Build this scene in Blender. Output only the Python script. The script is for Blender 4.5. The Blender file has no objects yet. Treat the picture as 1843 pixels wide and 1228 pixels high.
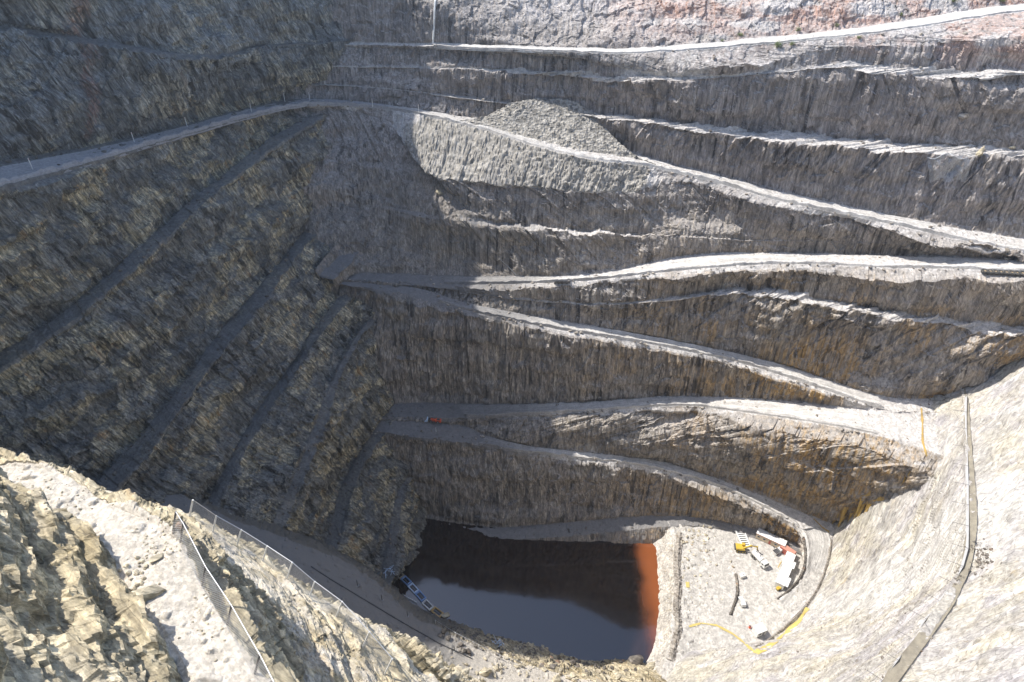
import bpy, bmesh, math, random
import numpy as np
from mathutils import Vector, Matrix
random.seed(7); RNG = np.random.default_rng(7)
scene = bpy.context.scene
# ------------------------------------------------------------------ camera
PITCH = 36.0                                   # degrees below the horizon, drone at the pit rim (z = 0)
cam = bpy.data.cameras.new("camera"); cam.lens = 24.01; cam.sensor_width = 36.0
cam.clip_start = 0.5; cam.clip_end = 6000
cam_ob = bpy.data.objects.new("camera", cam); scene.collection.objects.link(cam_ob)
cam_ob.rotation_euler = (math.radians(90 - PITCH), 0, 0)
scene.camera = cam_ob
# ------------------------------------------------------------------ sun, sky, exposure
SUN_EL, SUN_AZ = 52.0, -66.0                   # azimuth from +Y towards +X
world = bpy.data.worlds.new("World"); scene.world = world; world.use_nodes = True
wn = world.node_tree; wn.nodes.clear()
sky = wn.nodes.new("ShaderNodeTexSky"); sky.sky_type = 'NISHITA'; sky.sun_disc = False
sky.sun_elevation = math.radians(SUN_EL); sky.sun_rotation = math.radians(SUN_AZ)
sky.altitude = 200; sky.air_density = 1.0; sky.dust_density = 1.5
bg = wn.nodes.new("ShaderNodeBackground"); bg.inputs[1].default_value = 0.15
wo = wn.nodes.new("ShaderNodeOutputWorld")
wn.links.new(sky.outputs[0], bg.inputs[0]); wn.links.new(bg.outputs[0], wo.inputs[0])
sl = bpy.data.lights.new("sun", 'SUN'); sl.energy = 4.2; sl.angle = math.radians(0.5); sl.color = (1.0, 0.95, 0.87)
so = bpy.data.objects.new("sun", sl); scene.collection.objects.link(so)
_a, _e = math.radians(SUN_AZ), math.radians(SUN_EL)
SUN = Vector((math.sin(_a)*math.cos(_e), math.cos(_a)*math.cos(_e), math.sin(_e)))
so.rotation_euler = SUN.to_track_quat('Z', 'Y').to_euler()
scene.view_settings.view_transform = 'Standard'; scene.view_settings.look = 'None'
scene.view_settings.exposure = 0.7; scene.view_settings.gamma = 1.0
scene.cycles.use_adaptive_sampling = True; scene.cycles.adaptive_threshold = .02; scene.cycles.volume_bounces = 0
scene.cycles.max_bounces = 5; scene.cycles.diffuse_bounces = 3; scene.cycles.glossy_bounces = 3

# ------------------------------------------------------------------ survey: a sighted point at depth D below the rim
FPX = 1229.0; _p = math.radians(PITCH)
def ray(u, v):
    a = (np.asarray(u, float) - 921.5)/FPX; b = -(np.asarray(v, float) - 614)/FPX
    return np.stack([a, math.cos(_p) + b*math.sin(_p), -math.sin(_p) + b*math.cos(_p)], -1)
def at(u, v, D):
    d = ray(u, v); return d*(-np.asarray(D, float)/d[..., 2])[..., None]
def proj(P):
    P = np.asarray(P, float); x, y, z = P[..., 0], P[..., 1], P[..., 2]
    zc = y*math.cos(_p) - z*math.sin(_p); yc = y*math.sin(_p) + z*math.cos(_p)
    zc = np.maximum(zc, 2.0)
    return np.stack([921.5 + FPX*x/zc, 614 - FPX*yc/zc], -1)
def row(pts, D, ext=(0, 0)):
    """survey line: pixel stations, depth by station x (list of pairs) or along the line (d0, d1)"""
    p = np.array(pts, float)
    if isinstance(D, np.ndarray): Dv = D
    elif isinstance(D, list):
        D = sorted(D); Dv = np.interp(p[:, 0], [d[0] for d in D], [d[1] for d in D])
    else:
        s = np.concatenate([[0], np.cumsum(np.hypot(*np.diff(p, axis=0).T))]); s /= s[-1]
        Dv = D[0] + (D[1] - D[0])*s
    return extend(at(p[:, 0], p[:, 1], Dv), ext)
def extend(P, ext):
    P = np.asarray(P, float)
    if isinstance(ext[0], tuple): P = np.vstack([P[0] + np.array(ext[0], float), P])
    elif ext[0]: d = P[0] - P[1]; d[2] *= .3; P = np.vstack([P[0] + d/np.linalg.norm(d)*ext[0], P])
    if ext[1]: d = P[-1] - P[-2]; d[2] *= .3; P = np.vstack([P, P[-1] + d/np.linalg.norm(d)*ext[1]])
    return P
def mid(pts, up, lo, k=0.0, ext=(0, 0), fade=None):
    """line on the face between two survey lines (pushed back into the rock by the fraction k)"""
    out = []
    def samp(R):
        R = smooth(R); q = proj(R); zc = R[:, 1]*math.cos(_p) - R[:, 2]*math.sin(_p); o = np.argsort(q[:, 0])
        return q[o, 0], q[o, 1], 1/zc[o]
    ux, uy, uz = samp(up); lx, ly, lz = samp(lo)
    for x, y in pts:
        y0, y1 = np.interp(x, ux, uy), np.interp(x, lx, ly); z0, z1 = np.interp(x, ux, uz), np.interp(x, lx, lz)
        t = min(max((y - y0)/max(y1 - y0, 1e-3), 0), 1) if y1 > y0 + 1 else .5
        kk = k*min(max((y1 - y0)/70, 0), 1)*(1 + .75*math.sin(x*.021 + y*.013) + .5*math.sin(x*.057 + 2))
        if fade: kk *= float(np.interp(x, [a for a, _ in fade], [b for _, b in fade]))
        zc = 1/(z0 + (z1 - z0)*t)*(1 + kk)
        out.append(ray(x, y)*zc)
    return extend(np.array(out), ext)
def smooth(P, n=3):
    for _ in range(n):
        Q = np.empty((2*len(P), 3)); Q[0::2] = P; Q[1::2] = P
        A = .75*P[:-1] + .25*P[1:]; B = .25*P[:-1] + .75*P[1:]
        M = np.empty((2*len(A), 3)); M[0::2] = A; M[1::2] = B
        P = np.vstack([P[:1], M, P[-1:]])
    return P
def resample(P, N, sm=3):
    P = smooth(P, sm); q = proj(P)
    ds = np.hypot(*np.diff(q, axis=0).T); d3 = np.linalg.norm(np.diff(P, axis=0), axis=1)
    ds = np.clip(ds, d3*.8, d3*14) + 1e-6
    s = np.concatenate([[0], np.cumsum(ds)]); t = np.linspace(0, s[-1], N)
    return np.stack([np.interp(t, s, P[:, k]) for k in range(3)], -1)

# ------------------------------------------------------------------ numpy noise
def _hash(ix, iy, iz, seed):
    with np.errstate(over='ignore'):
        h = (ix.astype(np.uint32)*np.uint32(374761393) + iy.astype(np.uint32)*np.uint32(668265263)
             + iz.astype(np.uint32)*np.uint32(2147483647) + np.uint32(seed*1274126177 & 0xffffffff))
        h = (h ^ (h >> np.uint32(13)))*np.uint32(1274126177); h = (h ^ (h >> np.uint32(16)))*np.uint32(2246822519)
        return h ^ (h >> np.uint32(15))
def vnoise(p, seed=0):
    """smooth value noise, -1..1"""
    i = np.floor(p).astype(np.int64); f = p - i; f = f*f*f*(f*(f*6 - 15) + 10); r = 0
    for dx in (0, 1):
        wx = f[:, 0] if dx else 1 - f[:, 0]
        for dy in (0, 1):
            wy = f[:, 1] if dy else 1 - f[:, 1]
            for dz in (0, 1):
                wz = f[:, 2] if dz else 1 - f[:, 2]
                r = r + wx*wy*wz*(_hash(i[:, 0]+dx, i[:, 1]+dy, i[:, 2]+dz, seed)/2147483648.0 - 1)
    return r
_R = np.array([[.36, .48, -.8], [-.8, .6, 0], [.48, .64, .6]])
def fbm(p, oct=4, seed=0, gain=.5, lac=2.03, ridge=False):
    a, r, n = 1.0, 0, 0
    for o in range(oct):
        v = vnoise(p, seed + o)
        r = r + a*((1 - 2*np.abs(v)) if ridge else v); n += a
        a *= gain; p = p*lac + 17.3
    return r/n
def blocks(p, seed=0):
    """jointed rock: constant value per cell, cells warped"""
    q = p + .35*np.stack([vnoise(p*.9, seed+11), vnoise(p*.9, seed+12), vnoise(p*.9, seed+13)], -1)
    i = np.floor(q).astype(np.int64); best = np.full(len(p), 9e9); val = np.zeros(len(p))
    fr = q - i; s = np.where(fr > .5, 0, -1)
    for dx in (0, 1):
        for dy in (0, 1):
            for dz in (0, 1):
                c = [i[:, 0]+s[:, 0]+dx, i[:, 1]+s[:, 1]+dy, i[:, 2]+s[:, 2]+dz]
                h = _hash(c[0], c[1], c[2], seed)
                j = [((h >> np.uint32(b)) & np.uint32(1023))/1023.0 for b in (0, 10, 20)]
                d = sum((q[:, k] - c[k] - .2 - .6*j[k])**2 for k in range(3))
                v = (_hash(c[0], c[1], c[2], seed + 91)/2147483648.0 - 1)
                m = d < best; best = np.where(m, d, best); val = np.where(m, v, val)
    return val
def normals(G):
    du = np.gradient(G, axis=1); dv = np.gradient(G, axis=0); n = np.cross(du, dv)
    l = np.linalg.norm(n, axis=-1, keepdims=True)
    return n/np.maximum(l, 1e-9)
def blur(A, k):
    """box blur along both grid axes"""
    for ax in (0, 1):
        n = A.shape[ax]; kk = min(k, n//2)
        if kk < 1: continue
        pad = [(0, 0)]*A.ndim; pad[ax] = (kk+1, kk)
        C = np.cumsum(np.pad(A, pad, mode='edge'), axis=ax)
        sl0 = [slice(None)]*A.ndim; sl1 = list(sl0); sl0[ax] = slice(2*kk+1, 2*kk+1+n); sl1[ax] = slice(0, n)
        A = (C[tuple(sl0)] - C[tuple(sl1)])/(2*kk+1)
    return A

# ------------------------------------------------------------------ mesh helpers
def grid_object(name, G, mat, attrs=None, kind='structure', smooth_shade=False):
    nv, nu = G.shape[:2]; me = bpy.data.meshes.new(name)
    idx = np.arange(nv*nu).reshape(nv, nu)
    q = np.stack([idx[:-1, :-1], idx[1:, :-1], idx[1:, 1:], idx[:-1, 1:]], -1).reshape(-1, 4)
    V = np.ascontiguousarray(G.reshape(-1, 3), dtype=np.float32)
    me.vertices.add(len(V)); me.vertices.foreach_set('co', V.ravel())
    me.loops.add(q.size); me.loops.foreach_set('vertex_index', q.ravel().astype(np.int32))
    me.polygons.add(len(q)); me.polygons.foreach_set('loop_start', np.arange(0, q.size, 4, dtype=np.int32))
    me.polygons.foreach_set('loop_total', np.full(len(q), 4, dtype=np.int32))
    me.polygons.foreach_set('use_smooth', np.full(len(q), smooth_shade, dtype=bool))
    for k, A in (attrs or {}).items():
        at_ = me.attributes.new(k, 'FLOAT', 'POINT'); at_.data.foreach_set('value', np.ascontiguousarray(A.reshape(-1), dtype=np.float32))
    me.update(calc_edges=True); me.validate()
    o = bpy.data.objects.new(name, me); scene.collection.objects.link(o)
    if mat: me.materials.append(mat)
    if kind: o['kind'] = kind
    return o
def sheet(rows, N, density=1.0, flip=False):
    """rows: list of (line, strip kind below it). Returns grid G, attribute 'flat' (bench), 'grav', wall parameter"""
    R = [resample(r[0], N, r[2] if len(r) > 2 else 3) for r in rows]
    for k, r in enumerate(rows):                     # ragged crests and ledges
        if len(r) > 3:
            p = R[k]; fd = np.interp(proj(p)[:, 0], [a for a, _ in r[5]], [b for _, b in r[5]]) if len(r) > 5 else 1.0; R[k] = p + (np.ones(len(p))*fd)[:, None]* np.stack([p[:, 0]*0, -r[3]*(fbm(p/5, 3, 91) + .6*blocks(p/3, 94)), r[4]*(fbm(p*np.array([.12, .12, 0]), 3, 92) + .5*blocks(p*np.array([.25, .25, .0]), 93))], -1)
    G, F, W = [], [], []; start = []
    for k in range(len(R) - 1):
        start.append(len(G)); L = np.linalg.norm(R[k+1] - R[k], axis=1); cv = np.clip((L - 1.5)/5, 0, 1)
        a, b = R[k], R[k+1]; kind = rows[k][1]
        if kind == 'ledge': led = np.clip((L - 1.2)/1.6, 0, 1)
        px = np.median(np.hypot(*(proj(a) - proj(b)).T)); px = max(px, .35*np.percentile(np.hypot(*(proj(a) - proj(b)).T), 92))
        n = int(np.clip(px/1.8*density, 2, 170)) if kind not in ('bench', 'ledge') else int(np.clip(px/1.4*density, 6, 90))
        t = np.linspace(0, 1, n, endpoint=(k == len(R) - 2))
        for s in t:
            G.append(a + (b - a)*s)
            if kind == 'ledge': F.append(led*.95); W.append(1 - .9*led); continue
            F.append(np.maximum({'wall': 0., 'bench': 1., 'crest': .5, 'gravel': 2.}[kind], .9*(1 - cv)))
            W.append({'wall': 1., 'bench': .0, 'crest': .5, 'gravel': .12}[kind]*cv)
    start.append(len(G) - 1)
    return np.array(G), np.array(F), np.array(W), start
# ------------------------------------------------------------------ survey lines of the pit (back wall, left to right)
DT = [(470, 63), (780, 61.5), (1060, 59.3), (1250, 55.5), (1400, 52.5), (1700, 46.3), (1843, 43.5)]
F_Tm = [(600, .05), (860, .1), (930, 1), (1140, 1), (1200, .1), (1480, .1), (1550, 1), (1790, 1), (1850, .3)]; F_T2 = [(560, .05), (1020, .1), (1130, 1), (1900, 1)]
F_m = [(560, .05), (745, .1), (800, 1), (1080, 1), (1200, .15), (1950, .05)]; F_B = [(700, .05), (1240, .1), (1350, 1), (1950, 1)]
T_in = row([(470, 80), (620, 77), (780, 79), (900, 84), (1060, 90), (1150, 89), (1250, 81), (1400, 65), (1560, 48), (1700, 25), (1843, 4)], DT, (40, 80))
T_out = row([(470, 84), (620, 81), (780, 84), (900, 90), (1060, 97), (1150, 97), (1250, 90), (1400, 76), (1560, 62), (1700, 42), (1843, 20)], [(x, d+.5) for x, d in DT], (40, 80))
T_cr = row([(470, 86), (620, 84), (780, 87), (880, 94), (1000, 99), (1080, 112), (1170, 134), (1240, 125), (1340, 120), (1400, 105), (1480, 92), (1600, 83), (1700, 75), (1843, 66)],
           [(470, 64.5), (780, 63), (1000, 62.2), (1080, 62.5), (1170, 64), (1240, 60.5), (1340, 58), (1480, 54.5), (1843, 47.2)], (40, 80))
DU = [(440, 79), (545, 80), (800, 84), (1100, 90), (1400, 97), (1843, 104), (1950, 107)]
U_in = row([(440, 196), (510, 180), (560, 177), (640, 182), (730, 195), (800, 206), (870, 212), (960, 226), (1040, 242), (1120, 268), (1200, 295), (1300, 318), (1400, 345), (1600, 387), (1720, 410), (1843, 428), (1950, 450)], DU, (30, 35))
U_out = row([(440, 207), (510, 191), (560, 188), (640, 190), (730, 202), (800, 217), (860, 232), (960, 263), (1060, 287), (1150, 296), (1200, 306), (1300, 332), (1400, 362), (1600, 403), (1760, 438), (1843, 456), (1950, 475)], [(x, d+.3) for x, d in DU], (30, 35))
U_cr = row([(440, 214), (510, 196), (560, 192), (640, 198), (715, 225), (755, 316), (850, 327), (1000, 341), (1100, 348), (1180, 335), (1240, 326), (1290, 344), (1370, 370), (1490, 389), (1540, 397), (1620, 423), (1700, 444), (1760, 453), (1843, 462), (1950, 478)],
           [(440, 80.5), (545, 81.5), (640, 83.5), (715, 88), (755, 97), (1000, 98.5), (1100, 99.5), (1180, 97.5), (1240, 95.6), (1400, 99), (1843, 105.6), (1950, 107.8)], (30, 35))
DM1 = [(640, 134.2), (690, 134), (780, 133.6), (1100, 125), (1250, 119), (1400, 115.5), (1550, 111.8), (1700, 109.2), (1843, 107.2), (1950, 107)]
M1_in = row([(640, 494), (690, 492), (800, 497), (960, 498), (1050, 496), (1100, 490), (1170, 472), (1260, 456), (1400, 454), (1600, 457), (1843, 465), (1950, 480)], DM1, (30, 35))
m_in = mid([(560, 372), (600, 371), (680, 366), (760, 385), (830, 388), (880, 400), (970, 408), (1090, 420), (1180, 422), (1300, 430), (1500, 436), (1700, 453), (1843, 463), (1950, 479)], U_cr, M1_in, .008, (30, 35), F_m)
m_out = mid([(560, 376), (600, 375), (680, 372), (760, 393), (830, 397), (880, 408), (970, 416), (1090, 426), (1180, 424), (1300, 432), (1500, 438), (1700, 454), (1843, 464), (1950, 479)], U_cr, M1_in, -.006, (30, 35), F_m)
M1_out = row([(640, 505), (680, 506), (780, 513), (870, 512), (1000, 510), (1100, 501), (1240, 486), (1400, 474), (1560, 480), (1700, 484), (1843, 490), (1950, 500)], [(x, d+.3) for x, d in DM1], (30, 35))
M1_cr = row([(640, 506), (680, 508), (780, 515), (870, 521), (1000, 519), (1100, 509), (1180, 504), (1240, 499), (1320, 491), (1400, 488), (1500, 493), (1560, 504), (1640, 507), (1740, 500), (1843, 510), (1950, 520)],
            [(640, 134.6), (780, 134), (1100, 126.4), (1250, 120.6), (1400, 117.2), (1550, 114.2), (1700, 111.2), (1843, 109.2), (1950, 109)], (30, 35))
DM2 = [(640, 134.7), (780, 134.8), (950, 140.4), (1250, 149), (1590, 156), (1720, 155.8)]
M2_in = row([(640, 508), (680, 510), (770, 520), (830, 543), (950, 568), (1100, 593), (1250, 620), (1400, 653), (1500, 688), (1580, 714), (1640, 718), (1720, 718)], DM2, (30, 35))
_lo = row([(640, 508), (780, 522), (950, 568), (1250, 620), (1400, 653), (1580, 716), (1720, 730), (1850, 760), (2000, 800)], [(640, 134.7), (780, 134.8), (950, 140.4), (1250, 149), (1590, 156), (2000, 166)])
B_in = mid([(640, 507), (680, 509), (780, 517), (870, 530), (1000, 545), (1150, 545), (1330, 520), (1400, 522), (1540, 548), (1660, 568), (1720, 578), (1843, 588), (1950, 598)], M1_cr, _lo, .012, (30, 35), F_B)
B_out = mid([(640, 508), (680, 509.5), (780, 518), (870, 532), (1000, 548), (1150, 548), (1330, 526), (1400, 534), (1540, 561), (1660, 579), (1720, 591), (1843, 602), (1950, 612)], M1_cr, _lo, -.008, (30, 35), F_B)
M2_out = row([(640, 516), (672, 520), (740, 531), (830, 557), (950, 584), (1080, 605), (1250, 634), (1350, 658), (1450, 690), (1540, 722), (1590, 737), (1650, 742), (1720, 746)], [(x, d+.3) for x, d in DM2], (30, 35))
M2_cr = row([(640, 520), (672, 526), (740, 548), (830, 568), (870, 575), (1000, 602), (1080, 615), (1260, 644), (1400, 684), (1500, 714), (1590, 739), (1650, 744), (1720, 748)],
            [(640, 136.5), (780, 136.5), (1000, 143), (1250, 150.6), (1400, 153.7), (1590, 156.5), (1720, 156.2)], (30, 35))
DM3 = [(640, 182), (760, 182), (1250, 168.6), (1590, 156.6), (1720, 156.6)]
M3_in = row([(640, 745), (690, 730), (730, 725), (800, 726), (900, 729), (1000, 726), (1200, 713), (1350, 716), (1480, 728), (1590, 742), (1650, 748), (1720, 752)], DM3, (30, 35))
M3_out = row([(640, 755), (690, 750), (740, 752), (835, 753), (1000, 744), (1100, 739), (1240, 728), (1300, 738), (1420, 754), (1560, 778), (1640, 800), (1720, 830)], [(640, 182.5), (760, 182.5), (1300, 166), (1560, 158.6), (1720, 158)], (30, 35))
M3_cr = row([(640, 756), (690, 752), (740, 754), (835, 758), (1000, 751), (1100, 746), (1250, 739), (1300, 756), (1400, 776), (1500, 795), (1560, 806), (1620, 832), (1700, 870)],
            [(640, 183), (835, 182), (1100, 173.4), (1300, 168), (1560, 161), (1700, 164)], (30, 35))
DM4 = [(640, 182.8), (760, 183), (835, 183.8), (1100, 190.8), (1250, 194.8), (1400, 199.8), (1490, 203), (1560, 204.5)]
M4_in = row([(640, 758), (690, 754), (740, 757), (835, 764), (870, 785), (960, 805), (1060, 815), (1200, 830), (1300, 865), (1400, 905), (1460, 930), (1492, 941)], DM4, (30, 2))
M4_out = row([(640, 775), (690, 778), (740, 787), (790, 790), (870, 803), (1000, 822), (1130, 834), (1240, 857), (1330, 890), (1400, 926), (1440, 952)], [(x, d+.3) for x, d in DM4], (30, .5))
M4_cr = row([(640, 780), (690, 784), (740, 796), (870, 813), (1020, 831), (1100, 841), (1190, 853), (1260, 882), (1340, 910), (1400, 938), (1440, 960)],
            [(640, 185), (760, 185.5), (1000, 190), (1250, 197), (1440, 203.8)], (30, .5))
DW = [(700, 222), (850, 222), (930, 221), (1200, 214.5), (1440, 212)]
W_toe = row([(700, 933), (765, 936), (850, 950), (930, 950), (1060, 936), (1200, 926), (1290, 936), (1340, 948), (1400, 966), (1440, 985)], DW, (30, 10))
W_out = row([(700, 938), (765, 940), (850, 958), (905, 972), (1000, 968), (1100, 958), (1230, 945), (1300, 950), (1440, 1000)], [(700, 222.6), (905, 222), (1000, 220.5), (1100, 218.3), (1230, 214.6), (1440, 214.5)], (30, 10))
W_ft = row([(700, 945), (765, 946), (850, 963), (920, 977), (1000, 986), (1100, 989), (1200, 990), (1300, 985), (1440, 1010)], (224, 224), (30, 10))
Tm_in = mid([(470, 118), (700, 120), (850, 122), (905, 124), (1040, 133), (1140, 139), (1260, 140), (1400, 130), (1500, 116), (1560, 118), (1650, 124), (1760, 126), (1843, 128)], T_cr, U_in, .004, (40, 80), F_Tm)
Tm_out = mid([(470, 120), (700, 122), (850, 124), (905, 130), (1040, 143), (1140, 147), (1260, 143), (1400, 132), (1500, 120), (1560, 132), (1650, 141), (1760, 140), (1843, 133)], T_cr, U_in, -.006, (40, 80), F_Tm)
T2_in = mid([(440, 160), (545, 150), (700, 158), (860, 180), (1000, 196), (1090, 208), (1170, 214), (1290, 230), (1400, 238), (1660, 262), (1843, 268)], T_cr, U_in, .016, (40, 80), F_T2)
T2_out = mid([(440, 161), (545, 151), (700, 159), (860, 181), (1000, 197), (1090, 213), (1170, 224), (1290, 243), (1400, 253), (1660, 281), (1843, 281)], T_cr, U_in, -.010, (40, 80), F_T2)
RIM_B = np.array([(-230, 318, 24), (-150, 312, 24), (-114, 303, 24), (-92, 299, 22), (-82, 303, -20), (-60, 310, -29), (-30, 314, -29), (60, 306, -24), (140, 297, -10), (220, 305, -4), (300, 330, 0), (380, 345, 0)], float)
# left wall, corner to the left
L_rim = np.array([(-92, 310, 24), (-112, 301, 24), (-120, 288, 24), (-125, 272, 24), (-130, 262, 24), (-129, 244, 24), (-129, 225, 24), (-131, 210, 24), (-146, 188, 24), (-160, 172, 24), (-174, 145, 18), (-176, 100, 12), (-160, 60, 6), (-140, 0, 4)], float)
LT_in = row([(620, 77), (470, 79), (380, 105), (230, 80), (0, 45), (-150, 30)], [(620, 61), (470, 60), (380, 56), (230, 47), (0, 39), (-150, 33)], ((12, 26, 0), 60))
LT_out = row([(620, 80), (470, 84), (380, 112), (230, 90), (0, 58), (-150, 44)], [(620, 61.4), (470, 60.4), (380, 56.4), (230, 47.5), (0, 39.6), (-150, 33.5)], ((12, 26, 0), 60))
DLU = [(620, 81.5), (545, 80), (400, 76), (200, 71), (0, 66), (-150, 62)]
LU_in = row([(560, 177), (510, 179), (400, 205), (330, 226), (200, 256), (0, 292), (-150, 320)], DLU, ((12, 26, 0), 70))
LU_out = row([(560, 190), (520, 193), (400, 223), (250, 268), (130, 302), (0, 337), (-150, 375)], [(x, d+.4) for x, d in DLU], ((12, 26, 0), 70))
LU_cr = row([(560, 193), (520, 197), (400, 229), (250, 276), (130, 312), (0, 350), (-150, 390)], [(x, d+1.7) for x, d in DLU], ((12, 26, 0), 70))
L2_in = row([(560, 207), (480, 250), (390, 322), (300, 398), (210, 482), (100, 570), (0, 635), (-120, 710)], [(640, 84), (560, 84), (390, 90), (210, 98), (0, 106), (-120, 110)], ((12, 26, 0), 70))
L2_out = row([(590, 208), (515, 252), (415, 328), (325, 404), (235, 493), (115, 592), (0, 668), (-120, 745)], [(640, 84.4), (560, 85), (390, 91), (210, 99), (0, 107), (-120, 111)], ((12, 26, 0), 70))
L3_in = row([(650, 352), (600, 370), (561, 400), (513, 461), (475, 506), (410, 578), (359, 650), (308, 718), (256, 780), (219, 820), (100, 940), (-40, 1060)], [(720, 113), (650, 117), (561, 120), (410, 127), (219, 138), (-40, 146)], ((12, 26, 0), 60))
L3_out = row([(650, 360), (615, 378), (580, 408), (533, 463), (487, 532), (426, 605), (378, 667), (342, 717), (300, 772), (270, 822), (150, 950), (10, 1080)], [(720, 114), (650, 118), (561, 121), (410, 128), (219, 139), (-40, 147)], ((12, 26, 0), 60))
L4_in = row([(678, 484), (655, 494), (620, 520), (590, 560), (558, 598), (525, 655), (475, 722), (432, 790), (395, 862), (370, 905), (300, 1020), (200, 1150)], [(720, 134), (660, 136), (558, 144), (432, 153), (370, 158), (200, 165)], ((12, 26, 0), 60))
L4_out = row([(675, 500), (640, 526), (608, 566), (575, 606), (542, 662), (495, 726), (452, 796), (415, 866), (393, 915), (330, 1030), (230, 1160)], [(720, 134.6), (660, 136.8), (558, 145), (432, 154), (370, 159), (200, 166)], ((12, 26, 0), 60))
L5_in = row([(665, 575), (640, 600), (605, 665), (575, 740), (540, 830), (505, 910), (470, 985), (400, 1120)], (146, 178), ((12, 26, 0), 60))
L5_out = row([(675, 582), (652, 606), (620, 670), (592, 745), (560, 832), (525, 915), (492, 990), (425, 1120)], (147, 179), ((12, 26, 0), 60))
L6_in = row([(695, 742), (672, 775), (645, 818), (610, 880), (592, 950), (575, 1020), (540, 1120)], (182, 200), ((12, 26, 0), 50))
L6_out = row([(705, 760), (690, 785), (668, 820), (636, 882), (618, 950), (602, 1022), (570, 1120)], (183, 201), ((12, 26, 0), 50))
L7_in = row([(735, 856), (716, 880), (704, 930), (696, 985), (688, 1030), (670, 1090)], (202, 216), ((12, 26, 0), 50))
L7_out = row([(742, 864), (728, 884), (720, 932), (716, 987), (708, 1034), (692, 1095)], (203, 217), ((12, 26, 0), 50))
L8 = row([(764, 938), (757, 965), (750, 1000), (744, 1028), (726, 1032), (698, 1048)], (224, 224), ((12, 26, 0), 50))
# right slope, from the back wall round to the near side
R_rim = np.array([(360, 235, -4), (300, 180, -4), (262, 120, -4), (225, 50, -4), (170, -10, -3), (100, -45, -2)], float)
Rb_in = row([(1712, 640), (1732, 690), (1742, 712), (1748, 810), (1757, 878), (1761, 963), (1744, 1041), (1697, 1116), (1652, 1181), (1620, 1228), (1570, 1300)], [(1712, 149.6), (1570, 149.6)], (40, 60))
Rb_out = row([(1705, 645), (1724, 692), (1732, 714), (1735, 810), (1737, 912), (1735, 1000), (1708, 1055), (1660, 1116), (1609, 1191), (1580, 1228), (1520, 1300)], [(1500, 150), (1800, 150)], (40, 60))
R_mid = row([(1690, 660), (1658, 735), (1660, 800), (1656, 860), (1644, 930), (1635, 1000), (1600, 1060), (1540, 1130), (1480, 1200), (1420, 1260)], np.array([150.5, 156.6, 159.5, 167, 175.5, 178, 179, 180, 181, 181]), (25, 60))
R_toe = row([(1560, 895), (1503, 938), (1497, 965), (1494, 1000), (1476, 1060), (1447, 1110), (1404, 1147), (1360, 1178), (1310, 1172), (1250, 1165), (1212, 1190), (1185, 1228), (1140, 1290)], np.array([199.5, 203, 204.3, 206.5, 210.2, 212.8, 213.8, 214.3, 214.6, 214.8, 215.5, 216, 216]), (40, 60))
# near side: ledges under the camera, right to left
N1_in = row([(430, 1400), (385, 1310), (340, 1228), (290, 1132), (240, 1062), (200, 1002), (140, 957), (80, 922), (0, 888), (-100, 850)], (30, 30), (20, 25))
N1_out = row([(570, 1400), (520, 1300), (485, 1235), (455, 1190), (408, 1112), (360, 1032), (320, 955), (190, 902), (110, 848), (60, 834), (0, 834), (-100, 815)], (30.3, 30.3), (20, 25))
N0_rim = N1_in + (np.array([-.72, -.55, 0])*15.0 + np.array([0, 0, 27.0]))
N0_rim = np.vstack([N0_rim[:-1], [(-64, 46, -12), (-72, 66, -6), (-110, 84, 8)]])
N2_in = row([(640, 1420), (590, 1300), (545, 1205), (500, 1135), (455, 1075), (415, 1025), (375, 978), (332, 946), (250, 915), (150, 880), (60, 850), (-40, 846)], (41.5, 38.5), (20, 25))
N2_out = row([(860, 1400), (760, 1260), (700, 1190), (655, 1152), (605, 1100), (560, 1072), (520, 1036), (470, 1006), (425, 976), (380, 950), (338, 926), (262, 906), (155, 872), (50, 846), (-40, 842)], (47, 39.5), (20, 25))
N3_cr = row([(960, 1400), (870, 1300), (815, 1234), (765, 1195), (722, 1160), (690, 1125), (640, 1100), (600, 1092), (556, 1066), (516, 1034), (472, 1004), (428, 975), (384, 947), (342, 924), (264, 903), (158, 869), (50, 843), (-40, 839)], (53, 41), (20, 25))
DL3 = (186, 150)
N4_out = row([(1330, 1330), (1180, 1260), (1090, 1232), (1010, 1212), (940, 1192), (860, 1162), (778, 1130), (730, 1096), (688, 1056), (634, 1018), (560, 985), (480, 955), (400, 925), (300, 880)], [(300, 148), (560, 158), (785, 176), (1010, 190), (1330, 200)], (30, 30))
N4_in = N4_out + np.array([-3, -17, 3.0])
N5_ft = row([(1330, 1290), (1185, 1192), (1130, 1203), (1060, 1182), (1000, 1168), (940, 1155), (860, 1134), (792, 1120), (740, 1086), (690, 1042), (600, 960), (500, 930), (400, 900), (300, 860)], (224, 224), (30, 30))
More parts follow.
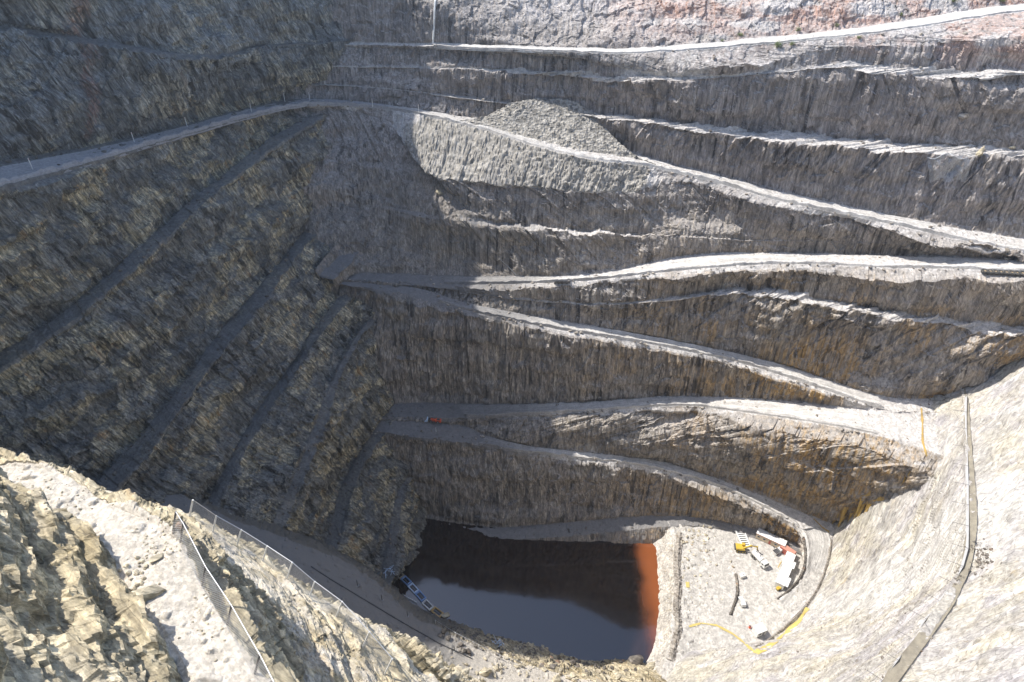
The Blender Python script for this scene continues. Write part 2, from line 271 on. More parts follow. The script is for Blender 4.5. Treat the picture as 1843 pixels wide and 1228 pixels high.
# ------------------------------------------------------------------ node helpers and materials
class NT:
    def __init__(s, name):
        s.m = bpy.data.materials.new(name); s.m.use_nodes = True; s.t = s.m.node_tree; s.b = s.t.nodes["Principled BSDF"]
        s.geo = s.n("ShaderNodeNewGeometry"); s.tc = s.n("ShaderNodeTexCoord"); s.pos = s.tc.outputs["Object"]
    def n(s, t): return s.t.nodes.new(t)
    def set(s, sock, v):
        if hasattr(v, 'links') or hasattr(v, 'is_linked'): s.t.links.new(v, sock)
        else:
            if isinstance(v, (tuple, list)) and len(v) == 3 and sock.type == 'RGBA': v = (*v, 1)
            sock.default_value = v
    def math(s, op, a, b=0.0, clamp=False):
        n = s.n("ShaderNodeMath"); n.operation = op; n.use_clamp = clamp; s.set(n.inputs[0], a); s.set(n.inputs[1], b); return n.outputs[0]
    def attr(s, name):
        n = s.n("ShaderNodeAttribute"); n.attribute_name = name; return n.outputs["Fac"]
    def map(s, vec, scale=(1, 1, 1), rot=(0, 0, 0), loc=(0, 0, 0)):
        n = s.n("ShaderNodeMapping"); s.set(n.inputs[0], vec); n.inputs[1].default_value = loc
        n.inputs[2].default_value = [math.radians(r) for r in rot]; n.inputs[3].default_value = scale; return n.outputs[0]
    def lin(s, rows, vec=None):
        """linear combination of the coordinates: three rows (kx, ky, kz)"""
        c = s.n("ShaderNodeCombineXYZ")
        for k, r in enumerate(rows):
            d = s.n("ShaderNodeVectorMath"); d.operation = 'DOT_PRODUCT'; s.set(d.inputs[0], vec or s.pos); d.inputs[1].default_value = r
            s.t.links.new(d.outputs["Value"], c.inputs[k])
        return c.outputs[0]
    def noise(s, vec, scale=1.0, detail=4, rough=.55, dist=0.0, out=0):
        n = s.n("ShaderNodeTexNoise"); s.set(n.inputs["Vector"], vec); n.inputs["Scale"].default_value = scale; n.inputs["Detail"].default_value = detail
        n.inputs["Roughness"].default_value = rough; n.inputs["Distortion"].default_value = dist; return n.outputs[out]
    def vor(s, vec, scale=1.0, feature='F1', out=0, rnd=1.0):
        n = s.n("ShaderNodeTexVoronoi"); n.feature = feature; s.set(n.inputs["Vector"], vec); n.inputs["Scale"].default_value = scale
        n.inputs["Randomness"].default_value = rnd; return n.outputs[out]
    def ramp(s, f, a, b, v0=0.0, v1=1.0):
        n = s.n("ShaderNodeMapRange"); n.interpolation_type = 'SMOOTHSTEP'; s.set(n.inputs[0], f)
        for k, v in zip((1, 2, 3, 4), (a, b, v0, v1)): n.inputs[k].default_value = v
        return n.outputs[0]
    def mix(s, f, a, b, blend='MIX'):
        n = s.n("ShaderNodeMix"); n.data_type = 'RGBA'; n.blend_type = blend; n.clamp_factor = True
        s.set(n.inputs[0], f); s.set(n.inputs[6], a); s.set(n.inputs[7], b); return n.outputs[2]
    def sep(s, v):
        n = s.n("ShaderNodeSeparateXYZ"); s.set(n.inputs[0], v); return n.outputs
    def bump(s, h, dist=.3, strength=1.0, prev=None):
        n = s.n("ShaderNodeBump"); n.inputs["Strength"].default_value = strength; n.inputs["Distance"].default_value = dist
        s.set(n.inputs["Height"], h)
        if prev is not None: s.set(n.inputs["Normal"], prev)
        return n.outputs[0]
    def done(s, col, rough=.9, normal=None, spec=.25):
        s.set(s.b.inputs["Base Color"], col); s.set(s.b.inputs["Roughness"], rough); s.b.inputs["Specular IOR Level"].default_value = spec
        if normal is not None: s.set(s.b.inputs["Normal"], normal)
        return s.m
def rock(name, frame, cols, stain, dust, dust_amt=1.0, ochre_zone=None, streak=1.0, seep=True, bumpd=.35, sc=1.0, extra=None, con=1.0, fl_=.07):
    """frame: three rows giving along-wall, across, and streak-direction coordinates (per metre)"""
    k = NT(name); f = k.lin(frame)
    streak_v = k.map(f, (.8, .5, .028*fl_/.07)); streak_f = k.map(f, (2.4, 1.2, fl_)); fine = k.map(f, (sc, sc, .35*sc))
    big = k.noise(k.pos, .035, 4, .55); med = k.noise(k.pos, .13, 4, .6, 0, 0)
    s1 = k.noise(streak_v, 1.0, 4, .62, .4); s2 = k.noise(streak_f, 1.0, 4, .65, .2); gr = k.noise(fine, 1.3, 6, .7)
    c = k.mix(k.ramp(big, .38, .62), cols[0], cols[1]); c = k.mix(k.ramp(med, .45, .68), c, cols[2])
    c = k.mix(k.ramp(s1, .44, .70, 0, .75*streak), c, cols[3])                      # pale streaks
    if ochre_zone is not None:
        oz = ochre_zone(k)
        c = k.mix(k.math('MULTIPLY', k.ramp(s1, .38, .60), oz), c, stain)
    else: c = k.mix(k.ramp(k.noise(streak_v, .8, 3, .5, .5), .60, .76, 0, .7), c, stain)
    if extra: c = extra(k, c, f)
    blockc = k.vor(k.map(f, (.42*sc, .3*sc, .2*sc)), 1.0, 'F1', 1); bs = k.sep(blockc)[0]
    c = k.mix(1.0, c, k.ramp(bs, 0, 1, 1 - .2*con, 1 + .2*con), 'MULTIPLY')
    c = k.mix(1.0, c, k.ramp(s2, .34, .68, 1 - .34*con, 1 + .36*con), 'MULTIPLY'); c = k.mix(1.0, c, k.ramp(gr, .32, .68, 1 - .3*con, 1 + .3*con), 'MULTIPLY')
    if seep:                                                                    # water seeps: narrow dark strips, in groups
        sp = k.noise(k.map(f, (.55, .3, .012)), 1.0, 3, .6); gate = k.ramp(k.noise(k.map(f, (.035, .03, .05), loc=(3, 1, 7)), 1.0, 2), .44, .54)
        c = k.mix(k.math('MULTIPLY', k.ramp(sp, .555, .61, 0, .72), gate), c, (.03, .026, .024))
    cs = 2.0 if sc > 1.5 else 1.0; crack = k.vor(k.map(f, (.33*cs, .3*cs, .09*cs)), 1.0, 'DISTANCE_TO_EDGE'); c = k.mix(k.ramp(crack, .0, .02, .45, 0), c, (.04, .036, .03))
    nz = k.sep(k.geo.outputs["Normal"])[2]
    up = k.ramp(k.math('ADD', nz, k.math('MULTIPLY', k.math('SUBTRACT', gr, .5), .8)), .50, .82)
    fn = k.math('ADD', k.math('MULTIPLY', k.math('SUBTRACT', k.noise(k.pos, .7, 4, .7), .5), .9), k.math('MULTIPLY', k.math('SUBTRACT', k.noise(k.pos, .16, 3), .5), .7))
    fl = k.ramp(k.math('ADD', k.attr('flat'), fn), .35, .75)
    dm = k.math('MULTIPLY', k.math('MAXIMUM', k.math('MULTIPLY', up, .08 if name == 'rock_near' else .4), fl), dust_amt)
    dn = k.noise(k.pos, .55*sc, 6, .72)
    dcol = k.mix(k.ramp(dn, .3, .7), tuple(x*.74 for x in dust), tuple(min(1, x*1.18) for x in dust))
    peb = k.vor(k.pos, 1.9*sc, 'F1', 1); dcol = k.mix(1.0, dcol, k.ramp(k.sep(peb)[1], 0, 1, .82, 1.14), 'MULTIPLY')
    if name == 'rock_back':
        px, py, pz = k.sep(k.pos)[0:3]; shade_dark = k.math('MULTIPLY', k.ramp(k.math('ADD', px, k.math('MULTIPLY', big, 30.0)), 40, 6), k.ramp(pz, -70, -125)); shade_dark = k.math('MAXIMUM', shade_dark, k.ramp(pz, -209, -214)); dcol = k.mix(k.math('MULTIPLY', shade_dark, .8), dcol, (.15, .145, .145))  # shade of the western benches put into the dust colour; lowest ramp dark rubble
    if name == 'rock_near':
        px, py, pz = k.sep(k.pos)[0:3]; shade_dark = k.math('MULTIPLY', k.ramp(px, -4, -24), k.ramp(pz, -90, -120)); dcol = k.mix(shade_dark, dcol, (.21, .20, .19)); c = k.mix(shade_dark, c, (.17, .155, .13))  # shadow side of the low near bench darkened in its own colour
    c = k.mix(dm, c, dcol)
    gv = k.vor(k.pos, 1.1, 'F1', 1); gc = k.mix(k.sep(gv)[0], (.20, .188, .168), (.42, .395, .355)); gc = k.mix(1.0, gc, k.ramp(dn, .3, .7, .75, 1.2), 'MULTIPLY')
    c = k.mix(k.ramp(k.math('ADD', k.attr('gravel'), k.math('MULTIPLY', k.math('SUBTRACT', dn, .5), .6)), .4, .6), c, gc)
    h = k.math('ADD', k.math('MULTIPLY', s2, .6), k.math('ADD', gr, k.math('MULTIPLY', bs, .35)))
    return k.done(c, .92, k.bump(h, bumpd, .8))
BACK_F = ((.985, -.17, .0), (.17, .985, 0), (0, 0, 1)); LEFT_F = ((.41, .91, .32), (.91, -.41, 0), (-.1, -.2, 1))
RIGHT_F = ((.40, .69, -.6), (.86, -.5, 0), (.28, .47, .8)); NEAR_F = ((.6, .8, .5), (.1, .1, 1), (.8, -.6, .1))
def oz_back(k):
    x, y, z = k.sep(k.pos)[0:3]
    east = k.ramp(x, -10, 110); n = k.ramp(k.noise(k.pos, .045, 3), .36, .58); low = k.ramp(z, -95, -150)
    return k.math('MULTIPLY', k.math('MULTIPLY', east, n), k.math('MULTIPLY', low, .95))
def x_back(k, c, f):
    x, y, z = k.sep(k.pos)[0:3]; n = k.noise(k.pos, .05, 4)
    up = k.math('MULTIPLY', k.ramp(z, -62, -46), k.ramp(x, -30, 10)); c = k.mix(k.math('MULTIPLY', up, .8), c, (.48, .45, .44))   # weathered pale cap
    red = k.math('MULTIPLY', k.math('MULTIPLY', up, k.ramp(x, 18, 60)), k.ramp(k.math('ADD', n, k.math('MULTIPLY', k.noise(k.map(k.pos, (.05, .05, .35)), 1, 3), .6)), .72, .88))
    c = k.mix(k.math('MULTIPLY', red, .85), c, (.34, .20, .15))
    pur = k.math('MULTIPLY', k.ramp(z, -112, -92), k.math('SUBTRACT', 1.0, up)); return k.mix(k.math('MULTIPLY', pur, .35), c, (.225, .205, .215))
def x_left(k, c, f):
    fx, fy, fz = k.sep(f)[0:3]; x, y, z = k.sep(k.pos)[0:3]
    m = k.noise(k.map(f, (.06, .05, .10)), 1.0, 5, .58, .3); st = k.noise(k.map(f, (1.5, .7, .055)), 1.0, 4, .65)
    slab = k.mix(k.ramp(st, .36, .64), (.19, .178, .142), (.54, .475, .33)); slab = k.mix(k.ramp(k.noise(k.map(f, (.6, .4, .06), loc=(9, 3, 1)), 1.0, 3), .58, .70, 0, .7), slab, (.36, .22, .10))
    c = k.mix(.5, c, (.165, .168, .16)); c = k.mix(k.ramp(m, .50, .535, 0, .9), c, slab)             # bare grooved slabs between rough dark ground
    c = k.mix(k.ramp(m, .44, .40, 0, .35), c, (.12, .125, .13))
    c = k.mix(k.math('MULTIPLY', k.ramp(z, -78, -58), .55), c, (.18, .195, .205))  # blue haze over the upper wall mixed into the rock colour
    d = k.math('ABSOLUTE', k.math('ADD', k.math('SUBTRACT', k.math('SUBTRACT', fx, k.math('MULTIPLY', z, .8)), 157.0), k.math('MULTIPLY', k.math('SUBTRACT', k.noise(k.pos, .12, 4), .5), 9.0)))
    return k.mix(k.math('MULTIPLY', k.ramp(d, 3.2, .6), k.math('MULTIPLY', k.ramp(z, -70, -66, 0, .6), k.ramp(st, .35, .6))), c, (.24, .12, .09))   # red vein above the road
def x_right(k, c, f):
    v = k.noise(k.map(f, (.13, .06, .012)), 1.0, 4, .6, .6); w = k.noise(k.map(f, (.36, .1, .02), loc=(5, 2, 1)), 1.0, 4, .6, .4)
    c = k.mix(k.ramp(v, .50, .66, 0, .8), c, (.48, .44, .355)); c = k.mix(k.ramp(v, .45, .33, 0, .8), c, (.43, .41, .42)); c = k.mix(k.ramp(w, .58, .70), c, (.62, .61, .59))
    c = k.mix(k.ramp(w, .42, .32, 0, .75), c, (.31, .28, .24))
    q = k.noise(k.map(f, (.45, .3, .05), loc=(2, 8, 4)), 1.0, 4, .6, .8); g = k.noise(k.pos, .05, 3)
    ln = k.ramp(k.math('ABSOLUTE', k.math('SUBTRACT', q, .5)), .012, .0); c = k.mix(k.math('MULTIPLY', ln, k.ramp(g, .42, .55, 0, .75)), c, (.17, .14, .10))   # fissures
    pale = k.math('MULTIPLY', k.ramp(k.noise(k.map(k.pos, (.035, .02, .012)), 1.0, 3), .56, .66), .7); return k.mix(pale, c, (.50, .485, .465))
def x_near(k, c, f):
    n = k.noise(k.map(f, (.9, .5, .12)), 1.0, 4, .65); return k.mix(k.ramp(n, .5, .68, 0, .7), c, (.20, .17, .10))
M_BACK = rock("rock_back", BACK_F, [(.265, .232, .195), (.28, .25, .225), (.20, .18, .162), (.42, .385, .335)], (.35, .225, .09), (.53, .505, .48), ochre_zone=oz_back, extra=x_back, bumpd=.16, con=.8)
M_LEFT = rock("rock_left", LEFT_F, [(.21, .205, .185), (.245, .23, .195), (.15, .155, .158), (.42, .385, .30)], (.27, .15, .07), (.165, .163, .16), .8, bumpd=.3, extra=x_left, con=1.15, fl_=.2)
M_RIGHT = rock("rock_right", RIGHT_F, [(.40, .38, .355), (.42, .39, .325), (.37, .35, .355), (.52, .50, .46)], (.37, .30, .19), (.52, .50, .47), .25, seep=False, streak=.7, extra=x_right, con=.7, fl_=.035)
M_NEAR = rock("rock_near", NEAR_F, [(.42, .35, .225), (.48, .415, .285), (.25, .20, .11), (.60, .535, .41)], (.38, .25, .12), (.58, .535, .47), .9, seep=False, bumpd=.16, sc=3.5, extra=x_near, fl_=.3)
M_FLOOR = rock("pit_floor_gravel", BACK_F, [(.46, .43, .38), (.50, .46, .42), (.43, .39, .34), (.56, .53, .48)], (.46, .38, .28), (.50, .475, .44), 1.0, seep=False, streak=.2, bumpd=.15)
def water_mat():
    k = NT("mine_water"); v = k.noise(k.pos, .6, 3, .5)
    b = k.bump(v, .02, .25)
    x = k.sep(k.pos)[0]                                   # ochre silty water; beyond the shore band the rim shadow is painted dark brown
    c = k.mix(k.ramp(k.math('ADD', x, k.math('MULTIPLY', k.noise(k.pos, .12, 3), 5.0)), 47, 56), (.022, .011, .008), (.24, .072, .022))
    k.b.inputs["IOR"].default_value = 2.0
    return k.done(c, .06, b, .5)
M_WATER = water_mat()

def road_mat():
    k = NT("road_dust"); a = k.attr('across'); n = k.noise(k.pos, .35, 5, .65); w = k.noise(k.pos, .05, 3)
    aa = k.math('ADD', a, k.math('MULTIPLY', k.math('SUBTRACT', w, .5), .22))
    cx = k.n("ShaderNodeCombineXYZ"); k.set(cx.inputs[0], k.math('MULTIPLY', aa, 16.0)); sx = k.sep(k.pos); k.set(cx.inputs[1], k.math('MULTIPLY', sx[0], .03))
    tr = k.noise(cx.outputs[0], 1.0, 3, .6)
    c = k.mix(k.ramp(tr, .35, .65), (.43, .41, .385), (.60, .58, .55))
    c = k.mix(1.0, c, k.ramp(n, .3, .7, .82, 1.14), 'MULTIPLY')
    px, py, pz = k.sep(k.pos)[0:3]; shade_dark = k.math('MULTIPLY', k.ramp(k.math('ADD', px, k.math('MULTIPLY', w, 30.0)), 40, 6), k.ramp(pz, -70, -125)); c = k.mix(k.math('MULTIPLY', shade_dark, .72), c, (.16, .155, .155))  # shade on the lower western roads painted into the dust colour
    c = k.mix(k.ramp(px, -22, -58, 0, .75), c, (.25, .25, .265))  # upper western road: its shade painted in as bluish grey
    peb = k.vor(k.pos, 2.2, 'F1', 1); c = k.mix(1.0, c, k.ramp(k.sep(peb)[1], 0, 1, .88, 1.10), 'MULTIPLY')
    return k.done(c, .95, k.bump(k.math('ADD', k.math('MULTIPLY', tr, .6), n), .15, .7))
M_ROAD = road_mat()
def gravel_mat():
    k = NT("rubble"); v = k.vor(k.pos, 1.1, 'F1', 1); n = k.noise(k.pos, .8, 6, .75); b = k.noise(k.pos, .06, 4)
    c = k.mix(k.ramp(b, .35, .65), (.265, .253, .232), (.34, .32, .285)); c = k.mix(1.0, c, k.ramp(k.sep(v)[0], 0, 1, .62, 1.4), 'MULTIPLY')
    c = k.mix(1.0, c, k.ramp(n, .3, .7, .72, 1.25), 'MULTIPLY')
    return k.done(c, .93, k.bump(k.vor(k.pos, 1.1, 'F1', 0), .5, .9))
M_GRAVEL = gravel_mat()

def bench_mat():
    k = NT("bench_floor"); n = k.noise(k.pos, .5, 6, .7); c = k.mix(k.ramp(n, .3, .7), (.20, .18, .145), (.31, .28, .22)); return k.done(c, .95, k.bump(n, .2, .6))
M_BENCH = bench_mat()
# ------------------------------------------------------------------ rock relief
def ridged(p, oct=3, seed=0): return fbm(p, oct, seed, ridge=True)
def relief(G, W, F, sign, style):
    nv, nu = G.shape[:2]; P = G.reshape(-1, 3)
    N = normals(blur(G, 6))*sign; N = blur(N, 4); N /= np.maximum(np.linalg.norm(N, axis=-1, keepdims=True), 1e-6)
    Wb = blur(W, 6 if style == 'near' else 4 if style == 'right' else 2)
    x, y, z = P.T
    if style == 'back':
        t = x*.98 - y*.17
        h = (fbm(np.stack([t/22, y/22, z/14], -1), 3, 1)*1.5 + ridged(np.stack([t/3.2 + z*.05, y/9, z/30], -1), 3, 5)*.4
             + blocks(np.stack([t/4.2, y/6, z/8], -1), 9)*.55 + blocks(np.stack([t/1.6, y/2.5, z/3], -1), 21)*.28
             + fbm(np.stack([t/.9, y/.9, z/1.6], -1), 2, 31)*.3)
        h = h + np.clip(fbm(np.stack([t/30, y/30, z/7], -1), 3, 77)*2.5, -1, 1)*1.0 - .5; rag = .75
    elif style == 'left':
        t = x*.41 + y*.91; s = t + z*.30
        h = (fbm(np.stack([t/20, x/20, z/14], -1), 3, 2)*2.2 + ridged(np.stack([s/2.6, x/9, z/16], -1), 3, 6)*1.0
             + blocks(np.stack([s/3.6, x/5, z/6], -1), 10)*.95 + blocks(np.stack([s/1.3, x/2.5, z/4.5], -1), 22)*.34
             + fbm(np.stack([s/.7, x/.9, z/2.6], -1), 2, 32)*.2)
        h = h + np.clip(fbm(np.stack([t/18, x/30, z/6], -1), 3, 78)*3, -1, 1)*1.2 - .5; rag = .5
    elif style == 'right':
        a = x*.5 + y*.86; d = z*.8 + a*.55          # streaks running obliquely down the slope
        c = a*.8 - z*.6
        h = (fbm(P/26, 3, 3)*2.0 + ridged(np.stack([c/2.6, d/16, x/16], -1), 3, 7)*.85 + blocks(np.stack([c/2.2, d/7, x/7], -1), 13)*.3
             + fbm(np.stack([c/.8, d/3.5, x/4], -1), 3, 33)*.3 - 1.0); rag = .35
    elif style == 'near':
        a = x*.80 - y*.60; b = x*.60 + y*.80         # beds strike along a, dip towards the pit
        wv = fbm(P/3.5, 3, 61)*.9
        q = np.stack([a/3.2 + wv, (b + z*.5)/1.5 + wv*.6, (z - b*.3)/1.7 + wv*.4], -1)
        dist = np.linalg.norm(P, axis=1); far = np.clip((dist - 70)/60, 0, 1)
        c = x*.36 + y*.28 - z*.89
        def saw(lam, A, sd):
            u = c/lam + a/(lam*14) + fbm(np.stack([a/(lam*2.4), b/(lam*2), z/(lam*2)], -1), 3, sd)*.75; fl = np.floor(u); fr = u - fl
            mod = .55 + .45*vnoise(np.stack([a/(lam*1.6), fl*7.3, fl*1.7], -1), sd + 3)
            return A*mod*(np.where(fr < .22, fr/.22, 1 - (fr - .22)/.78) - .5)
        h = (-.2 + fbm(P/8, 3, 4)*.8 + saw(2.7, 1.65, 62) + saw(.95, .5, 66) + saw(.36, .17, 69) + blocks(q*.5, 14)*.3 + blocks(q*1.3 + 5, 24)*.2 + blocks(q*2.6, 25)*.1
             + fbm(np.stack([a/.9, b/.35, z/.5], -1), 4, 34)*.14 + blocks(q*6, 35)*.07)
        h = h*(1 - .4*far) + far*(blocks(P/2.5, 15)*.6 + fbm(P/20, 3, 16)*2); rag = .12
    mask = np.clip(Wb, 0, 1)
    D = N*(h.reshape(nv, nu)*mask)[..., None]
    hn = N.copy(); hn[..., 2] = 0                    # ragged edges: push the benches in and out a little too
    slow = (fbm(P/6, 3, 41)*1.0 + blocks(P/2.6, 43)*.45).reshape(nv, nu)*rag
    D += hn*(slow*np.clip(1 - mask, 0, 1))[..., None]
    rub = (fbm(P/1.6, 3, 51)*.22 + np.maximum(vnoise(P/1.1, 55) - .45, 0)*.9).reshape(nv, nu)
    if style == 'near':
        nr = np.clip((np.linalg.norm(P, axis=1) - 60)/60, 0, 1).reshape(nv, nu)
        fine = (fbm(P/.9, 4, 52)*.13 + np.maximum(vnoise(P/.45, 56) - .5, 0)*.5 + fbm(P/5, 2, 57)*.3).reshape(nv, nu); rub = fine + (rub - fine)*nr
    D[..., 2] += rub*np.clip(F, 0, 1.6)*.8
    return G + D
class Terrain: pass
def terrain(name, rows, N, sign, style, mat, density=1.0, grav=None):
    T = Terrain(); G, F, W, T.start = sheet(rows, N, density)
    if style == 'right':
        i = np.arange(len(W)); W = W*np.clip(np.abs(i - T.start[4])/16, .12, 1)[:, None]
    T.G = relief(G, W, F, sign, style)
    if grav:                                         # dumped rubble spilling over the edge
        k, x0, x1 = grav; g = slice(T.start[k], T.start[k+1] + 2); u = proj(T.G[g])[..., 0]; n = fbm(T.G[g].reshape(-1, 3)/4, 3, 88).reshape(u.shape)*60
        m = np.clip((u + n - x0)/25, 0, 1)*np.clip((x1 - u + n)/60, 0, 1); F[g] = np.maximum(F[g], 2*m); P = T.G[g].reshape(-1, 3)
        T.G[g] += np.array([0, -.6, .7])*((blocks(P/1.0, 44)*.3 + np.maximum(vnoise(P/1.2, 45) - .3, 0)*1.2 + fbm(P/5, 3, 46)*.5).reshape(u.shape)*m)[..., None]
    T.ob = grid_object(name, T.G, mat, smooth_shade=False, attrs={'flat': np.clip(blur(F, 1), 0, 1), 'gravel': np.clip(blur(np.clip(F - 1, 0, 1), 3), 0, 1)})
    return T
rows_back = [(RIM_B, 'wall'), (T_in, 'bench'), (T_out, 'crest'), (T_cr, 'wall', 3, .5, .9), (Tm_in, 'ledge', 3, 0.3, 1.6, F_Tm), (Tm_out, 'wall', 3, 1.6, 1.6, F_Tm), (T2_in, 'ledge', 3, 0.3, 1.2, F_T2), (T2_out, 'wall', 3, 1.6, 1.2, F_T2), (U_in, 'bench'), (U_out, 'crest'), (U_cr, 'wall', 3, 1.0, 1.0),
             (m_in, 'ledge', 3, 0.3, 1.5, F_m), (m_out, 'wall', 3, 1.5, 1.5, F_m), (M1_in, 'bench'), (M1_out, 'crest'), (M1_cr, 'wall', 3, 1.0, 0.9), (B_in, 'ledge', 3, 0.3, 1.4, F_B), (B_out, 'wall', 3, 1.5, 1.4, F_B), (M2_in, 'bench'),
             (M2_out, 'crest'), (M2_cr, 'wall', 3, 0.9, 0.9), (M3_in, 'bench'), (M3_out, 'crest'), (M3_cr, 'wall', 3, 1.0, 1.0), (M4_in, 'bench'), (M4_out, 'crest'), (M4_cr, 'wall', 3, 0.9, 0.9),
             (W_toe, 'bench'), (W_out, 'crest'), (W_ft, 'wall')]
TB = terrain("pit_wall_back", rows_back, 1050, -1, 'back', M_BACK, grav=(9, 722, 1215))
rows_left = [(L_rim, 'wall'), (LT_in, 'bench'), (LT_out, 'wall', 3, 1.0, 0.8), (LU_in, 'bench'), (LU_out, 'crest'), (LU_cr, 'wall', 3, 1.0, 0.8), (L2_in, 'bench', 3, 0.5, 0.6), (L2_out, 'wall', 3, 1.1, 0.9),
             (L3_in, 'bench', 3, 0.5, 0.6), (L3_out, 'wall', 3, 1.1, 0.9), (L4_in, 'bench', 3, 0.5, 0.6), (L4_out, 'wall', 3, 1.1, 0.9), (L5_in, 'bench', 3, 0.5, 0.6), (L5_out, 'wall', 3, 1.1, 0.9), (L6_in, 'bench'), (L6_out, 'wall', 3, 0.9, 0.7),
             (L7_in, 'bench'), (L7_out, 'wall', 3, 0.8, 0.5), (L8, 'wall')]
TL = terrain("pit_wall_left", rows_left, 680, 1, 'left', M_LEFT)
rows_right = [(R_rim, 'wall'), (Rb_in, 'bench'), (Rb_out, 'wall'), (R_mid, 'wall'), (R_toe, 'wall')]
rows_right.append((R_toe + np.array([-.5, 1, -6.]), 'wall'))
TR = terrain("pit_slope_right", rows_right, 560, -1, 'right', M_RIGHT)
rows_near = [(N0_rim, 'wall'), (N1_in, 'bench'), (N1_out, 'wall'), (N2_in, 'crest'), (N2_out, 'crest'), (N3_cr, 'wall'), (N4_in, 'bench'), (N4_out, 'wall'), (N5_ft, 'wall')]
TN = terrain("pit_slope_near", rows_near, 1350, -1, 'near', M_NEAR, 2.6)
st_b = row([(655, 383), (630, 410), (598, 446), (565, 488)], (121, 128)); st_i = row([(662, 402), (640, 428), (610, 462), (575, 500)], (125, 131))
st_o = row([(666, 416), (650, 450), (628, 480), (600, 502)], (125.5, 131.5)); st_f = row([(668, 432), (655, 468), (634, 498), (604, 518)], (130, 135.5))
terrain("bench_stub", [(st_b, 'wall'), (st_i, 'bench', 3, .4, .5), (st_o, 'wall', 3, .8, .6), (st_f, 'wall')], 110, 1, 'left', M_BACK, 1.6)
# road bend down to the pit floor
rb_out = row([(1392, 902), (1440, 919), (1476, 932), (1500, 952), (1503, 985), (1495, 1020), (1475, 1062), (1444, 1106), (1390, 1152), (1340, 1192)], np.array([199.4, 201.4, 202.5, 203.7, 205.4, 207.5, 210, 212.6, 214.6, 216]))
rb_in = row([(1392, 923), (1426, 943), (1443, 964), (1450, 988), (1449, 1012), (1437, 1042), (1411, 1068), (1383, 1088), (1335, 1112)], np.array([199.8, 201.4, 202.8, 204.2, 206, 208.4, 211, 213.2, 216]))
rb_ft = row([(1396, 965), (1426, 978), (1437, 996), (1438, 1016), (1429, 1039), (1405, 1063), (1378, 1082), (1331, 1106)], (213.6, 216))
rb_bank = row([(1410, 884), (1456, 900), (1496, 914), (1524, 940), (1526, 985), (1518, 1026), (1497, 1072), (1460, 1118), (1402, 1162), (1350, 1202)], np.array([197.8, 199.2, 200, 201.2, 203, 205.2, 207.8, 210.6, 213, 215]))
TBend = terrain("road_bend", [(rb_bank, 'wall'), (rb_out, 'bench'), (rb_in, 'wall'), (rb_ft, 'wall')], 160, -1, 'back', M_FLOOR, 1.6)
# pit floor: a rough graded pad dropping to the water on its left
def floor_grid():
    L = row([(1195, 930), (1216, 960), (1218, 1010), (1216, 1080), (1208, 1150), (1200, 1190), (1180, 1240)], (215.2, 215.2))
    E = row([(1170, 960), (1188, 990), (1186, 1030), (1187, 1090), (1184, 1150), (1172, 1182), (1140, 1225)], (221, 222.5))
    Rr = row([(1560, 915), (1560, 950), (1560, 1000), (1560, 1060), (1540, 1120), (1500, 1180), (1480, 1250)], (213.8, 214.6))
    N = 330; a = resample(E + np.array([-6, 0, -6.]), N); b = resample(E, N); c = resample(L, N); d = resample(Rr, N)
    cols = [a + (b-a)*t for t in np.linspace(0, 1, 4, endpoint=False)] + [b + (c-b)*t for t in np.linspace(0, 1, 18, endpoint=False)] + [c + (d-c)*t for t in np.linspace(0, 1, 330)]
    G = np.array(cols).transpose(1, 0, 2); P = G.reshape(-1, 3)
    rough = np.clip((1318 - proj(P)[:, 0])/70, .12, 1)
    h = fbm(P/9, 3, 71)*.9*rough + fbm(P/1.6, 3, 72)*.3*rough + np.maximum(vnoise(P/1.4, 73) - .4, 0)*1.3*rough
    G[..., 2] += h.reshape(G.shape[:2])
    G[:, 4:22, 0] += (fbm(G[:, 4:22].reshape(-1, 3)/2.5, 3, 75)*.9).reshape(N, 18)
    return G
FG = floor_grid()
fl = np.ones(FG.shape[:2]); fl[:, :20] = .35
grid_object("pit_floor", FG, M_FLOOR, {'flat': fl, 'gravel': fl*0})
def floor_z(x, y):
    d = (FG[..., 0] - x)**2 + (FG[..., 1] - y)**2; return FG[..., 2].ravel()[np.argmin(d)]
WATER_Z = -222.0
w = grid_object("water", np.array([[[-150, 60, WATER_Z], [120, 60, WATER_Z]], [[-150, 290, WATER_Z], [120, 290, WATER_Z]]], float), M_WATER)
